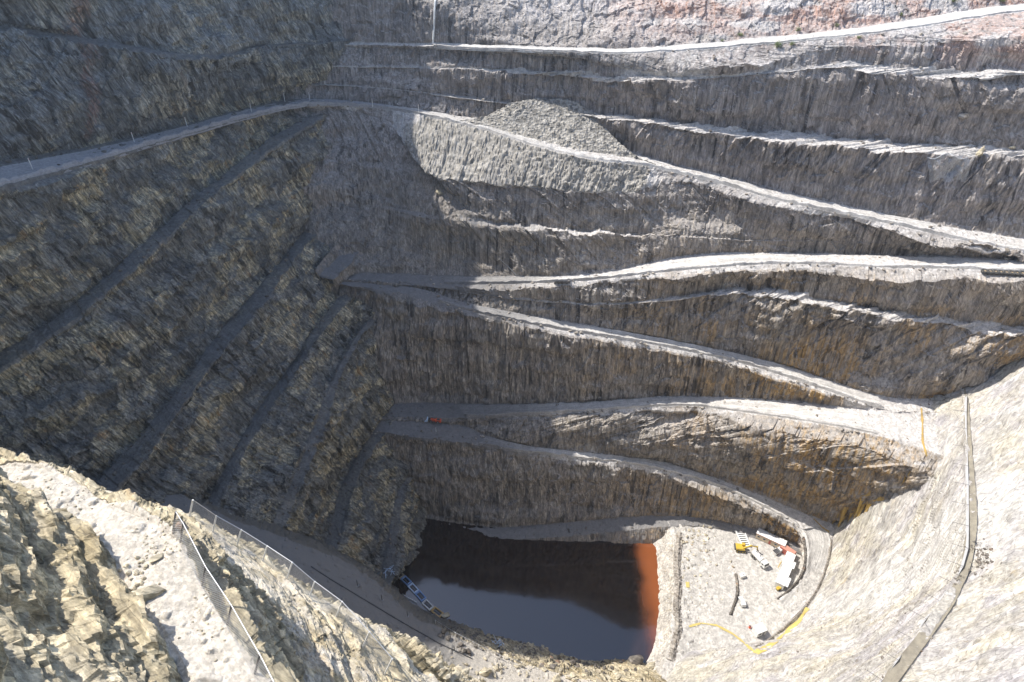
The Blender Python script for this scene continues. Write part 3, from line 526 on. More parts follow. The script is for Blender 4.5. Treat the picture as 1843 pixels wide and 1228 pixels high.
# plain beyond the rim
# ------------------------------------------------------------------ haul roads laid on the benches
def blur_u(A, k):
    n = len(A); pad = np.pad(A, [(k+1, k), (0, 0)], mode='edge'); C = np.cumsum(pad, 0); return (C[2*k+1:2*k+1+n] - C[:n])/(2*k+1)
def road(T, k, x0=-99, x1=9999, s0=.05, s1=1.0, berm=.9, name="haul_road", lift=.32, ns=18, mat=None):
    a, b = T.G[T.start[k]], T.G[T.start[k+1]]; u = proj(b)[:, 0]; m = (u > x0) & (u < x1)
    i = np.where(m)[0]; a, b = blur_u(a, 9)[i[0]:i[-1]+1], blur_u(b, 5)[i[0]:i[-1]+1]
    S = np.linspace(s0, s1, ns); G = np.array([a + (b - a)*s for s in S])
    wd = np.linalg.norm(b - a, axis=1)[None, :]; s = S[:, None]
    P = G.reshape(-1, 3); nz = fbm(P/2.2, 3, 83).reshape(G.shape[:2]); n2 = fbm(P/.9, 2, 84).reshape(G.shape[:2])
    G[..., 2] += lift + berm*np.exp(-((s - .90)*wd/.9)**2)*(.8 + .7*nz) + n2*.06 + .35*np.exp(-((s - s0)*wd/.8)**2)*(.5 + nz)
    G[0, :, 2] -= .9; G[-1, :, 2] -= 1.2
    return grid_object(name, G, mat or M_ROAD, {'across': np.repeat(s, len(a), 1)*np.clip(wd/9, .6, 1.6)})
names_b = ['RIM', 'T_in', 'T_out', 'T_cr', 'Tm_in', 'Tm_out', 'T2_in', 'T2_out', 'U_in', 'U_out', 'U_cr', 'm_in', 'm_out', 'M1_in', 'M1_out', 'M1_cr', 'B_in', 'B_out', 'M2_in', 'M2_out', 'M2_cr', 'M3_in', 'M3_out', 'M3_cr', 'M4_in', 'M4_out', 'M4_cr', 'W_toe', 'W_out', 'W_ft']
KB = {n: i for i, n in enumerate(names_b)}
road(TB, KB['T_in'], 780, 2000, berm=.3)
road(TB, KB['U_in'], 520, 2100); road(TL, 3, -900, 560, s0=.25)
road(TB, KB['M1_in'], 800, 2100, s0=.2); road(TB, KB['M2_in'], 790, 1590, s0=.1); road(TB, KB['M3_in'], 840, 1580, s0=.12); road(TB, KB['M4_in'], 860, 1412, s0=.1)
road(TBend, 1, 1400, 3000, s0=.08, berm=.7)
road(TR, 1, 1400, 1800, s0=.08, s1=.97, berm=0, name="bench_path", mat=M_BENCH, lift=.4)
# ------------------------------------------------------------------ object helpers
def paint(name, col, rough=.5, metal=0.0, wear=.25):
    k = NT(name); n = k.noise(k.pos, 1.7, 5, .65)
    c = k.mix(k.ramp(n, .42, .75, 0, wear), col, (.40, .36, .30))
    k.b.inputs["Metallic"].default_value = metal
    return k.done(c, rough, None, .5)
P_WHITE = paint("white_paint", (.78, .78, .76), .45); P_CREAM = paint("cream_paint", (.62, .50, .36), .6); P_RED = paint("red_oxide_paint", (.42, .10, .07), .6)
P_PINK = paint("faded_red_roof", (.52, .25, .19), .7); P_YEL = paint("yellow_paint", (.62, .42, .04), .45); P_BLACK = paint("black_rubber", (.025, .025, .025), .8, 0, .35)
P_GLASS = paint("dark_glass", (.02, .025, .03), .12, 0, .05); P_ORANGE = paint("orange_paint", (.72, .10, .03), .45, 0, .12); P_GREY = paint("grey_steel", (.32, .33, .34), .5, .3)
P_DARK = paint("dark_steel", (.07, .07, .075), .6, .2); P_LBLUE = paint("pale_blue_plastic", (.55, .68, .85), .5, 0, .2); P_BLUE = paint("blue_plastic", (.20, .34, .62), .5, 0, .2)
P_TAN = paint("tan_plastic", (.55, .44, .29), .6); P_BRONZE = paint("ochre_plastic", (.58, .38, .14), .6); P_GALV = paint("galvanised_steel", (.62, .63, .64), .4, .5, .1); P_ROOF = paint("white_roof_sheet", (.80, .80, .79), .5, 0, .12)
P_YSTAIN = paint("yellow_silt", (.55, .43, .12), .9, 0, .55); P_TIMBER = paint("weathered_timber", (.30, .22, .13), .85)
class MB:
    def __init__(s): s.v, s.f = [], []
    def add(s, V, F, M=None):
        b = len(s.v); s.v += [tuple((M @ Vector(v)) if M else v) for v in V]; s.f += [tuple(i + b for i in f) for f in F]; return s
    def box(s, c, d, rz=0.0, rx=0.0, ry=0.0, taper=1.0):
        x, y, z = [k/2 for k in d]; t = taper
        V = [(-x, -y, -z), (x, -y, -z), (x, y, -z), (-x, y, -z), (-x*t, -y*t, z), (x*t, -y*t, z), (x*t, y*t, z), (-x*t, y*t, z)]
        M = Matrix.Translation(c) @ Matrix.Rotation(rz, 4, 'Z') @ Matrix.Rotation(ry, 4, 'Y') @ Matrix.Rotation(rx, 4, 'X')
        return s.add(V, [(0, 3, 2, 1), (4, 5, 6, 7), (0, 1, 5, 4), (1, 2, 6, 5), (2, 3, 7, 6), (3, 0, 4, 7)], M)
    def tube(s, p, q, r, n=8, r2=None):
        p, q = Vector(p), Vector(q); d = q - p; M = Matrix.Translation(p) @ d.to_track_quat('Z', 'Y').to_matrix().to_4x4(); L = d.length; r2 = r if r2 is None else r2
        V = [(r*math.cos(2*math.pi*i/n), r*math.sin(2*math.pi*i/n), 0) for i in range(n)] + [(r2*math.cos(2*math.pi*i/n), r2*math.sin(2*math.pi*i/n), L) for i in range(n)]
        return s.add(V, [(i, (i+1) % n, n+(i+1) % n, n+i) for i in range(n)] + [tuple(range(n))[::-1], tuple(range(n, 2*n))], M)
    def prism(s, prof, w, axis='Y'):
        """side profile (x, z) extruded across by w"""
        n = len(prof); V = [(x, -w/2, z) for x, z in prof] + [(x, w/2, z) for x, z in prof]
        return s.add(V, [tuple(range(n)), tuple(range(n, 2*n))[::-1]] + [(i, n+i, n+(i+1) % n, (i+1) % n) for i in range(n)])
    def torus(s, c, R, r, n=16, m=8, axis='Z'):
        V, F = [], []
        for i in range(n):
            a = 2*math.pi*i/n
            for j in range(m):
                b = 2*math.pi*j/m; V.append(((R + r*math.cos(b))*math.cos(a), (R + r*math.cos(b))*math.sin(a), r*math.sin(b)))
                F.append((i*m+j, ((i+1) % n)*m+j, ((i+1) % n)*m+(j+1) % m, i*m+(j+1) % m))
        M = Matrix.Translation(c) @ (Matrix.Rotation(math.pi/2, 4, 'X') if axis == 'Y' else Matrix.Identity(4)); return s.add(V, F, M)
    def build(s, name, mat, parent=None, bevel=0.0):
        me = bpy.data.meshes.new(name); me.from_pydata(s.v, [], s.f)
        bm = bmesh.new(); bm.from_mesh(me); bmesh.ops.recalc_face_normals(bm, faces=bm.faces)
        if bevel: bmesh.ops.bevel(bm, geom=[e for e in bm.edges if e.is_manifold and e.calc_face_angle(0) > .6], offset=bevel, segments=1, affect='EDGES', clamp_overlap=True)
        bm.to_mesh(me); bm.free(); me.materials.append(mat)
        o = bpy.data.objects.new(name, me); scene.collection.objects.link(o)
        if parent: o.parent = parent
        return o
def tag(o, label, cat, group=None, kind=None):
    o['label'] = label; o['category'] = cat
    if group: o['group'] = group
    if kind: o['kind'] = kind
    return o
def thing(name, label, cat, loc, rz=0.0, group=None, scale=1.0):
    o = bpy.data.objects.new(name, None); scene.collection.objects.link(o); o.location = loc; o.rotation_euler = (0, 0, rz); o.scale = (scale,)*3; o.empty_display_size = .5
    return tag(o, label, cat, group)
def copy_tree(o, parent=None):
    c = o.copy(); scene.collection.objects.link(c); c.parent = parent
    for ch in list(o.children): copy_tree(ch, c)
    return c
bpy.context.view_layer.update(); DG = bpy.context.evaluated_depsgraph_get()
def hit(u, v):
    d = Vector(ray(u, v)); d.normalize(); ok, loc, nrm, i, ob, m = scene.ray_cast(DG, Vector((0, 0, 0)), d)
    return Vector(loc)
def down(p, up=6):
    ok, loc, *_ = scene.ray_cast(DG, Vector((p[0], p[1], p[2] + up)), Vector((0, 0, -1))); return Vector(loc) if ok else Vector(p)
def pair(a, b):
    p, q = hit(*a), hit(*b); m = (p + q)/2; m.z = min(p.z, q.z); d = q - p; return m, math.atan2(d.y, d.x), math.hypot(d.x, d.y)

# ------------------------------------------------------------------ buildings on the pad
def hut(name, label, cat, loc, rz, L, W, H, wall, roof, roofname='roof', nwin=4, awning=False, group=None):
    t = thing(name, label, cat, loc, rz, group)
    MB().box((0, 0, H/2 + .25), (L, W, H)).build('wall', wall, t)
    r = MB().prism([(-W/2 - .15, H + .252), (0, H + .42), (W/2 + .15, H + .252), (W/2 + .15, H + .36), (0, H + .55), (-W/2 - .15, H + .36)], L + .3)
    r.v = [(y, x, z) for x, y, z in r.v]; ro = r.build(roofname, roof, t)
    g = MB().box((0, -W/2 - .17, H + .25), (L + .2, .05, .14)); g.build('gutter', P_RED if wall is P_CREAM else P_GREY, ro)
    [MB().box((x, 0, .124), (.25, W - .1, .246)).build('skid', P_DARK, t) for x in np.linspace(-L/2 + .4, L/2 - .4, max(2, int(L/2.5)))]
    for i, x in enumerate(np.linspace(-L/2 + 1.0, L/2 - 1.0, nwin)):
        if i == nwin//2:
            d = MB().box((x, -W/2 - .03, 1.25), (.8, .05, 1.95)).build('door', P_RED if wall is P_CREAM else P_GREY, t); MB().box((x + .3, -W/2 - .075, 1.2), (.08, .04, .04)).build('handle', P_DARK, d)
        else:
            f = MB().box((x, -W/2 - .03, 1.65), (.95, .05, .8)).build('window', P_WHITE, t); MB().box((x, -W/2 - .065, 1.65), (.8, .02, .66)).build('pane', P_GLASS, f)
    if awning: MB().box((L*.22, W/2 + .6, H + .1), (L*.5, 1.1, .06), rx=-.1).build('awning', roof, t)
    return t
m, a, L = pair((1366, 972), (1405, 990))
hut('site_hut', 'long cream site hut with white roof and red trim below the debris bank', 'site hut', m + Vector((.5, 1.3, 0)), a, 10.5, 2.7, 2.7, P_CREAM, P_ROOF, nwin=5)
m, a, L = pair((1407, 994), (1424, 1006))
t = thing('shipping_container', 'short faded red shipping container at the end of the long cream hut', 'container', m + Vector((.4, .9, 0)), a)
MB().box((0, 0, 1.33), (5.4, 2.4, 2.5)).build('body', P_RED, t); MB().box((0, 0, 2.62), (5.3, 2.3, .06)).build('roof', P_PINK, t)
[MB().box((x, s*1.22, 1.33), (.12, .05, 2.2)).build('rib', P_RED, t) for x in np.linspace(-2.4, 2.4, 9) for s in (-1, 1)]
for s in (-.58, .58): d = MB().box((2.73, s, 1.33), (.05, 1.08, 2.3)).build('door', P_RED, t); MB().box((2.79, s*.5, 1.33), (.05, .05, 2.1)).build('lock_bar', P_GREY, d)
m, a, L = pair((1419, 1004), (1409, 1030))
hut('site_hut', 'shorter white site hut beside the red container, nearer the cliff', 'site hut', m + Vector((.6, .2, 0)), a, 6.4, 2.9, 2.6, P_WHITE, P_ROOF, nwin=3, awning=True, group='white huts on the pad')
m, a, L = pair((1412, 1030), (1399, 1060))
hut('site_hut', 'longer white site hut with wide awning, next to the yellow compressor', 'site hut', m + Vector((.4, .2, 0)), a, 8.6, 3.0, 2.6, P_WHITE, P_ROOF, nwin=4, awning=True, group='white huts on the pad')
m, a, L = pair((1357, 1142), (1372, 1136))
hut('site_hut', 'small square white hut alone at the foot of the pad above the yellow drain', 'site hut', m, a, 3.4, 2.8, 2.5, P_WHITE, P_ROOF, nwin=2)
m, a, L = pair((1331, 1040), (1340, 1037))
t = thing('water_tank', 'small white box tank alone by the curved rock bank', 'tank', m, a)
MB().box((0, 0, .75), (1.9, 1.4, 1.3)).build('body', P_WHITE, t, .08); MB().tube((.3, 0, 1.4), (.3, 0, 1.55), .25, 12).build('lid', P_GREY, t); MB().box((0, 0, .06), (2.0, 1.5, .1)).build('pallet', P_TIMBER, t)
# ------------------------------------------------------------------ vehicles
def wheels(t, xs, w, r, th=.3):
    for x in xs:
        for s in (-1, 1):
            o = MB().tube((x, s*w - th/2, r), (x, s*w + th/2, r), r, 18).build('wheel', P_BLACK, t); MB().tube((x, s*w + s*th/2 - .02*s, r), (x, s*w + s*th/2 + .03*s, r), r*.5, 12).build('rim', P_GREY, o)
def ute(label, loc, rz, tray=True, col=P_WHITE, s=1.0, name='utility_truck', cat='ute'):
    t = thing(name, label, cat, loc, rz, scale=s)
    if tray:
        MB().prism([(-2.5, .5), (2.45, .5), (2.5, .95), (1.35, 1.08), (.9, 1.75), (-.55, 1.78), (-.65, .98), (-2.5, .98)], 1.75).build('body', col, t, .05)
        MB().box((-1.6, 0, 1.06), (1.85, 1.8, .14)).build('tray', P_DARK, t); [MB().box((-1.6, s_*.9, 1.25), (1.85, .04, .24)).build('tray_side', P_GREY, t) for s_ in (-1, 1)]
        MB().box((-.62, 0, 1.5), (.05, 1.6, .8)).build('headboard', P_GREY, t)
    else:
        MB().prism([(-2.3, .45), (2.3, .45), (2.35, .9), (1.3, 1.05), (.7, 1.8), (-2.1, 1.85), (-2.35, 1.0)], 1.78).build('body', col, t, .06)
    MB().box((1.18, 0, 1.43), (.06, 1.5, .62), ry=-.6).build('windscreen', P_GLASS, t); [MB().box((.12, s_*.885, 1.42), (1.1, .03, .45)).build('side_window', P_GLASS, t) for s_ in (-1, 1)]
    for s_ in (-.65, .65): MB().box((2.47, s_, .8), (.06, .3, .16)).build('headlight', P_GALV, t)
    wheels(t, (-1.5, 1.5), .8, .38); return t
m, a, L = pair((1357, 1003), (1376, 1024))
t = thing('water_truck', 'white water truck with long tank parked beside the yellow excavator', 'truck', hit(1366, 1011), a)
MB().box((-.2, 0, .85), (7.0, .9, .25)).build('chassis', P_DARK, t); MB().tube((-3.4, 0, 1.95), (1.1, 0, 1.95), 1.08, 20).build('tank', P_WHITE, t, .06)
[MB().tube((x, 0, 2.98), (x, 0, 3.16), .32, 12).build('hatch', P_GREY, t) for x in (-2.2, -.3)]
MB().prism([(1.5, .7), (3.5, .7), (3.55, 1.7), (3.25, 2.75), (1.5, 2.8)], 2.3).build('cab', P_WHITE, t, .08); MB().box((3.43, 0, 2.2), (.06, 2.0, .8), ry=-.28).build('windscreen', P_GLASS, t)
for s in (-1, 1): MB().box((2.5, s*1.165, 2.15), (.9, .03, .65)).build('side_window', P_GLASS, t)
wheels(t, (-2.9, -1.8, 2.5), 1.0, .52, .36)
m, a, L = pair((1394, 996), (1410, 988)); ute('white tray ute parked in front of the red container', hit(1402, 993), a, s=1.0)
m, a, L = pair((1337, 1090), (1333, 1079)); ute('small white closed car parked by the curved rock bank', hit(1335, 1085), a, False, s=.85, name='car', cat='car')
# excavator
m, a, L = pair((1330, 987), (1356, 990)); t = thing('excavator', 'yellow excavator reaching its boom towards the white water truck', 'excavator', hit(1333, 990), a, scale=1.05)
for s in (-1, 1):
    tr = MB().prism([(-1.8, .15), (-1.5, 0), (1.5, 0), (1.8, .15), (1.9, .45), (1.6, .8), (-1.6, .8), (-1.9, .45)], .55); tr.v = [(x, y + s*1.1, z) for x, y, z in tr.v]; o = tr.build('track', P_DARK, t, .04)
    [MB().tube((x, s*1.1 - .3, .4), (x, s*1.1 + .3, .4), .24, 10).build('roller', P_YEL, o) for x in (-1.4, -.5, .5, 1.4)]
MB().tube((0, 0, .8), (0, 0, 1.05), .8, 16).build('turntable', P_DARK, t)
MB().prism([(-2.2, 1.05), (1.2, 1.05), (1.2, 1.5), (.4, 2.0), (-2.0, 2.05), (-2.35, 1.6)], 2.4).build('engine_deck', P_YEL, t, .06); MB().box((-2.2, 0, 1.5), (.5, 2.5, .95)).build('counterweight', P_DARK, t, .08)
cb = MB().prism([(.1, 1.06), (1.35, 1.06), (1.4, 1.9), (1.15, 2.75), (.1, 2.8)], .95); cb.v = [(x, y + .72, z) for x, y, z in cb.v]; o = cb.build('cab', P_YEL, t, .05); MB().box((1.33, .72, 2.15), (.05, .8, .95), ry=-.16).build('windscreen', P_GLASS, o); MB().box((.75, 1.21, 2.1), (.9, .03, .8)).build('side_window', P_GLASS, o)
bo = MB().prism([(.6, 1.5), (1.0, 1.4), (3.0, 3.2), (5.0, 3.05), (5.05, 3.35), (2.9, 3.75), (.6, 1.9)], .45); bo.v = [(x, y - .3, z) for x, y, z in bo.v]; bo.build('boom', P_YEL, t, .04)
st = MB().prism([(4.7, 3.45), (5.2, 3.5), (5.75, 1.4), (5.5, 1.3)], .35); st.v = [(x, y - .3, z) for x, y, z in st.v]; st.build('dipper_arm', P_YEL, t, .03)
bk = MB().prism([(5.35, 1.35), (5.9, 1.4), (6.0, .75), (5.5, .35), (5.0, .5), (5.2, .8)], .9); bk.v = [(x, y - .3, z) for x, y, z in bk.v]; bk.build('bucket', P_DARK, t, .03)
MB().tube((1.2, -.3, 1.35), (2.6, -.3, 2.8), .09).build('hydraulic_ram', P_GALV, t); MB().tube((3.0, -.3, 3.8), (4.8, -.3, 3.6), .08).build('hydraulic_ram', P_GALV, t)
# compressor
t = thing('compressor', 'small yellow compressor at the near end of the long white hut', 'compressor', hit(1401, 1061), .4)
MB().box((0, 0, .85), (1.9, 1.1, .9)).build('canopy', P_YEL, t, .12); MB().box((0, 0, .36), (2.1, 1.0, .1)).build('frame', P_DARK, t); wheels(t, (0,), .6, .32, .2); MB().tube((.9, 0, .4), (1.8, 0, .3), .05).build('drawbar', P_DARK, t); MB().tube((-.5, .2, 1.28), (-.5, .2, 1.6), .07).build('exhaust', P_DARK, t)
t = thing('drum', 'orange drum standing above the small square white hut', 'drum', hit(1349, 1130)); MB().tube((0, 0, 0), (0, 0, 1.0), .38, 16).build('shell', P_ORANGE, t); MB().torus((0, 0, .5), .38, .03).build('hoop', P_ORANGE, t); MB().tube((0, 0, 1.0), (0, 0, 1.02), .33, 16).build('lid', P_DARK, t)
p, q = hit(1400, 1022), hit(1406, 1011); o = MB().tube(tuple(p + Vector((0, 0, .12))), tuple(q + Vector((0, 0, .12))), .1, 8).build('pole', P_YEL); tag(o, 'thin yellow pole lying on the ground between the vehicles and white huts', 'pole')
# spare walkway frame laid on the pad
m, a, L = pair((1331, 950), (1343, 985)); t = thing('walkway_frame', 'white ladder shaped walkway frame lying behind the yellow excavator', 'walkway', m + Vector((0, 0, .3)), a)
Lw = max(L, 8.5); [MB().box((0, s*1.55, .2), (Lw, .4, .4)).build('side_rail', P_WHITE, t, .04) for s in (-1, 1)]
for x in np.linspace(-Lw/2 + .5, Lw/2 - .5, 9): MB().box((x, 0, .18), (.5, 2.7, .3)).build('rung', P_WHITE, t)
MB().box((0, 0, -.1), (Lw, 2.9, .1)).build('underlay', P_DARK, t)
# debris heap behind the huts
t = thing('debris_heap', 'heap of brown broken timber and rock behind the long cream hut', 'debris', hit(1408, 968))
s_ = MB(); R_ = random.Random(5)
for i in range(46):
    c = Vector((R_.uniform(-5, 5), R_.uniform(-1.6, 2.2), 0)); c.z = .3 + max(0, c.y)*.8; d = Vector((R_.uniform(-1, 1), R_.uniform(-.6, .6), R_.uniform(-.2, .5))).normalized()*R_.uniform(.7, 2.0); s_.tube(tuple(c - d), tuple(c + d), R_.uniform(.06, .16), 5)
s_.build('broken_timber', P_TIMBER, t)
# orange loader on the hairpin
a_ = pair((796, 762), (768, 753)); t = thing('mine_loader', 'low orange articulated loader with pale bucket parked on the dark hairpin', 'loader', hit(781, 759), a_[1], scale=.78)
MB().box((-2.3, 0, 1.15), (3.0, 2.1, 1.2), taper=.9).build('engine_body', P_ORANGE, t, .1); MB().box((-2.4, 0, 1.8), (1.6, 1.2, .12)).build('grille', P_DARK, t); MB().tube((-.7, 0, .9), (.2, 0, .9), .35, 10).build('hinge', P_DARK, t)
MB().box((.9, 0, 1.1), (1.7, 1.7, 1.0), taper=.9).build('front_frame', P_ORANGE, t, .08); o = MB().box((-.5, .75, 1.95), (1.1, .8, .9)).build('cab', P_ORANGE, t, .06); MB().box((.07, .75, 2.0), (.03, .65, .6)).build('windscreen', P_GLASS, o)
wheels(t, (-2.3, 1.2), 1.05, .75, .6)
for s in (-.55, .55): MB().box((2.3, s, 1.25), (1.8, .2, .3), ry=.25).build('lift_arm', P_DARK, t)
MB().prism([(3.0, .3), (4.6, .15), (4.7, .35), (3.5, .9), (3.6, 1.9), (3.2, 1.9), (2.9, 1.0)], 2.5).build('bucket', P_LBLUE, t, .05)
# ------------------------------------------------------------------ pontoon walkway
PON = [(718, 1034, P_TAN, 'dull tan hollow pontoon frame, first from the rock end of the floating chain'), (731, 1045, P_BLUE, 'grey blue hollow pontoon frame next to the dull tan one'),
       (744, 1059, P_LBLUE, 'pale blue hollow pontoon frame near the middle of the floating chain'), (757, 1073, P_BLUE, 'strong blue hollow pontoon frame between the two palest frames'),
       (770, 1089, P_WHITE, 'white hollow pontoon frame next to the ochre frame'), (787, 1102, P_BRONZE, 'ochre hollow pontoon frame at the shore end of the floating chain')]
PL = [at(u, v, 221.7) for u, v, _, _ in PON]
for i, (u, v, mt, lab) in enumerate(PON):
    d = (PL[min(i+1, 5)] - PL[max(i-1, 0)]); rz = math.atan2(d[1], d[0]); L = float(np.linalg.norm(PL[min(i+1, 5)] - PL[max(i-1, 0)]))/(2 if 0 < i < 5 else 1)*.96
    t = thing('pontoon', lab, 'pontoon', PL[i], rz, 'hollow pontoon frames in the floating chain')
    for s in (-1, 1): MB().box((0, s*.95, 0), (L, .42, .7)).build('side_float', mt, t, .08); MB().box((s*(L/2 - .3), 0, .01), (.55, 1.46, .66)).build('end_float', mt, t, .08)
    MB().box((0, 0, -.15), (L - 1.2, .5, .1)).build('grating', P_DARK, t)
def wreck(u, v, label, cat, seed):
    t = thing('scrap_heap', label, cat, hit(u, v)); R_ = random.Random(seed); s = MB()
    for i in range(14):
        c = Vector((R_.uniform(-1.6, 1.6), R_.uniform(-1.6, 1.6), R_.uniform(.3, .9))); d = Vector((R_.uniform(-1, 1), R_.uniform(-1, 1), R_.uniform(-.3, .3))).normalized()*R_.uniform(.6, 1.6); s.tube(tuple(c - d), tuple(c + d), R_.uniform(.05, .12), 6)
    s.build('pipe_pieces', P_LBLUE, t); MB().box((.5, .3, .5), (1.2, .8, .6), rz=.5).build('crate', P_GREY, t)
wreck(699, 1030, 'tangle of pale blue pipes on the bench end beside the first pontoon', 'scrap', 3)
wreck(897, 1160, 'tangle of blue plastic pipes on the dark rocky shore', 'scrap', 8)
p, q = at(725, 1070, 221.4), at(750, 1084, 221.4); o = MB().tube(tuple(p), tuple(q), .14, 8).build('pipe', P_WHITE); tag(o, 'short white pipe floating beside the pontoon chain', 'pipe')
# ------------------------------------------------------------------ fences, posts, pipes
def mesh_mat():
    k = NT("chain_link"); tr = k.n("ShaderNodeBsdfTransparent"); mx = k.n("ShaderNodeMixShader"); out = k.t.nodes["Material Output"]
    f = k.lin(((.707, .35, .707), (.707, .35, -.707), (0, 0, 0))); w = []
    for i in (0, 1): s = k.math('FRACT', k.math('MULTIPLY', k.sep(f)[i], 21.0)); w.append(k.math('LESS_THAN', s, .16))
    k.set(mx.inputs[0], k.math('MAXIMUM', *w)); k.t.links.new(tr.outputs[0], mx.inputs[1]); k.t.links.new(k.b.outputs[0], mx.inputs[2]); k.t.links.new(mx.outputs[0], out.inputs[0])
    k.b.inputs["Metallic"].default_value = .6; return k.done((.62, .63, .65), .45)
M_MESH = mesh_mat()
def ribbon(A, B, mat, name, parent=None):
    n = len(A); V = [tuple(p) for p in A] + [tuple(p) for p in B]; m = MB(); m.add(V, [(i, i+1, n+i+1, n+i) for i in range(n-1)]); return m.build(name, mat, parent)
def line(P, r, name, mat, parent=None, n=6):
    m = MB(); [m.tube(tuple(a), tuple(b), r, n) for a, b in zip(P[:-1], P[1:])]; return m.build(name, mat, parent)
def dense(pts, step=8):
    out = []
    for (x0, y0), (x1, y1) in zip(pts[:-1], pts[1:]):
        k = max(1, int(math.hypot(x1-x0, y1-y0)/step)); out += [(x0 + (x1-x0)*i/k, y0 + (y1-y0)*i/k) for i in range(k)]
    return out + [pts[-1]]
def fence(label, cat, posts, H, r, pmat, link=True, lean=0.0, group=None, stays=None, mat=None, wires=True, leanv=(0, 0)):
    P = [hit(*p) for p in posts]; o = P[0]; t = thing('fence', label, cat, o, 0, group); T = []
    for i, p in enumerate(P):
        d = (P[min(i+1, len(P)-1)] - P[max(i-1, 0)]).normalized(); side = Vector((-d.y, d.x, 0)); top = p + Vector((leanv[0], leanv[1], H)) + side*lean
        T.append(top); m = MB().tube(tuple(p - o - Vector((0, 0, .3))), tuple(top - o), r, 8); m.build('post', pmat, t)
        if stays: MB().tube(tuple(top - o), tuple(p - o + side*stays + Vector((0, 0, .3))), .05, 5).build('stay', P_DARK, t)
    if wires: line([x - o for x in T], r*.45, 'top_rail', P_GALV, t)
    if link: ribbon([x - o + Vector((0, 0, .05)) for x in P], [x - o - Vector((0, 0, .02)) for x in T], mat or M_MESH, 'mesh', t)
    return t
fence('chain link fence with dark posts along the brightly lit near ledge', 'fence', [(308, 955), (321, 976), (360, 1054), (405, 1124), (454, 1213), (492, 1290)], 1.4, .055, P_DARK, leanv=(.62, .1))
fence('chain link fence with pale posts along the lower edge of rock past the lit ledge', 'fence', [(338, 930), (380, 957), (424, 981), (470, 1010), (514, 1040), (554, 1074), (602, 1110), (650, 1164), (690, 1212)], 1.6, .06, P_WHITE, leanv=(.75, .15))
fence('low white railed fence at the shaded bench edge above the pontoons', 'fence', [(784, 1122), (820, 1145), (862, 1167), (900, 1185), (938, 1198)], 1.8, .12, P_WHITE, link=False)
k_ = NT("white_netting"); k_.done(k_.mix(k_.noise(k_.pos, .8, 4), (.40, .40, .41), (.55, .55, .56)), .9); M_NET = k_.m
fence('white netting catch fence along the bench across the pale slope', 'fence', [(1736, 716), (1735, 745), (1735, 775), (1736, 808), (1737, 842), (1738, 876), (1738, 912), (1738, 950), (1737, 990), (1728, 1022), (1711, 1052), (1686, 1084), (1662, 1116), (1637, 1152), (1611, 1190), (1582, 1226), (1540, 1280)], 1.0, .05, P_GALV, lean=.4, stays=-3.4, mat=M_NET)
GP = 'marker posts along the upper haul road'
gp = [((59, 305), 'white marker post on the upper haul road, nearest to the left edge'), ((242, 256), 'white marker post on the shaded road below the red stained rock'), ((337, 228), 'white marker post midway along the shaded left road'), ((453, 202), 'white marker post before the bend of the shaded left road'),
      ((513, 183), 'white marker post just left of the road bend'), ((558, 181), 'white marker post at the very bend of the shaded upper road'), ((671, 192), 'white marker post between the road bend and the rubble'), ((754, 203), 'white marker post where the road meets the rubble')]
for (u, v), lab in gp:
    p = hit(u, v); t = thing('marker_post', lab, 'marker post', p, 0, GP); MB().tube((0, 0, -.3), (0, 0, 3.0), .11, 8).build('shaft', P_WHITE, t); MB().box((0, 0, 2.7), (.3, .06, .4)).build('reflector', P_RED, t)
t = thing('marker_post', 'thin white marker post on the outer edge of the hairpin below the orange loader', 'marker post', hit(785, 778)); MB().tube((0, 0, -.2), (0, 0, 2.4), .09, 8).build('shaft', P_WHITE, t); MB().box((0, 0, 2.2), (.28, .06, .3)).build('reflector', P_RED, t)
for (u, v), lab in [((644, 1055), 'dark post on the shaded near bench, furthest from the pontoons'), ((688, 1081), 'dark post on the shaded near bench beside the brown slab'), ((734, 1110), 'dark post on the shaded near bench behind the ochre pontoon'), ((818, 1172), 'dark post on the lit end of the near bench below the white rail')]:
    t = thing('bench_post', lab, 'post', hit(u, v), 0, 'dark posts on the near bench'); MB().tube((0, 0, -.3), (0, 0, 2.6), .12, 8).build('shaft', P_DARK, t); MB().box((0, 0, .1), (.5, .5, .2)).build('foot', P_GREY, t)
pts = [hit(*p) + Vector((0, 0, .15)) for p in dense([(560, 1020), (600, 1046), (660, 1082), (720, 1118), (790, 1158), (850, 1186)])]
tag(line(pts, .16, 'pipe', P_DARK), 'long black pipe lying along the shaded bench between fence and pontoons', 'pipe')
pts = [hit(*p) + Vector((0, -.25, 0)) for p in dense([(784, -12), (782, 20), (781, 50), (779, 79)], 12)]
tag(line(pts, .38, 'pipe', P_WHITE), 'white pipe hanging straight down the upper wall to the top road', 'pipe')
pts = [hit(*p) + Vector((0, -.3, .1)) for p in dense([(899, 466), (915, 480), (930, 496)], 8)]
tag(line(pts, .14, 'pipe', P_GREY), 'short grey pipe slanting down the wall to the middle road', 'pipe')
# slope netting draped on the right wall
top = [hit(u, 281 + 5*math.sin((u - 1665)*.12)) for u in np.linspace(1668, 1756, 12)]; rows_ = [top]
for k in range(1, 6): rows_.append([hit(u, 281 + 9*k + 3*math.sin(u*.2)) for u in np.linspace(1668 + k, 1756 - 4*k, 12)])
V = [tuple(p + Vector((-.1, -.35, .1))) for r in rows_ for p in r]; m = MB(); m.add(V, [(j*12+i, j*12+i+1, (j+1)*12+i+1, (j+1)*12+i) for j in range(5) for i in range(11)]); o = m.build('rock_net', M_MESH)
tag(o, 'pale wire rockfall net draped on the upper right wall', 'net'); line([p + Vector((-.1, -.4, .1)) for p in top], .12, 'rope', P_GALV, o)
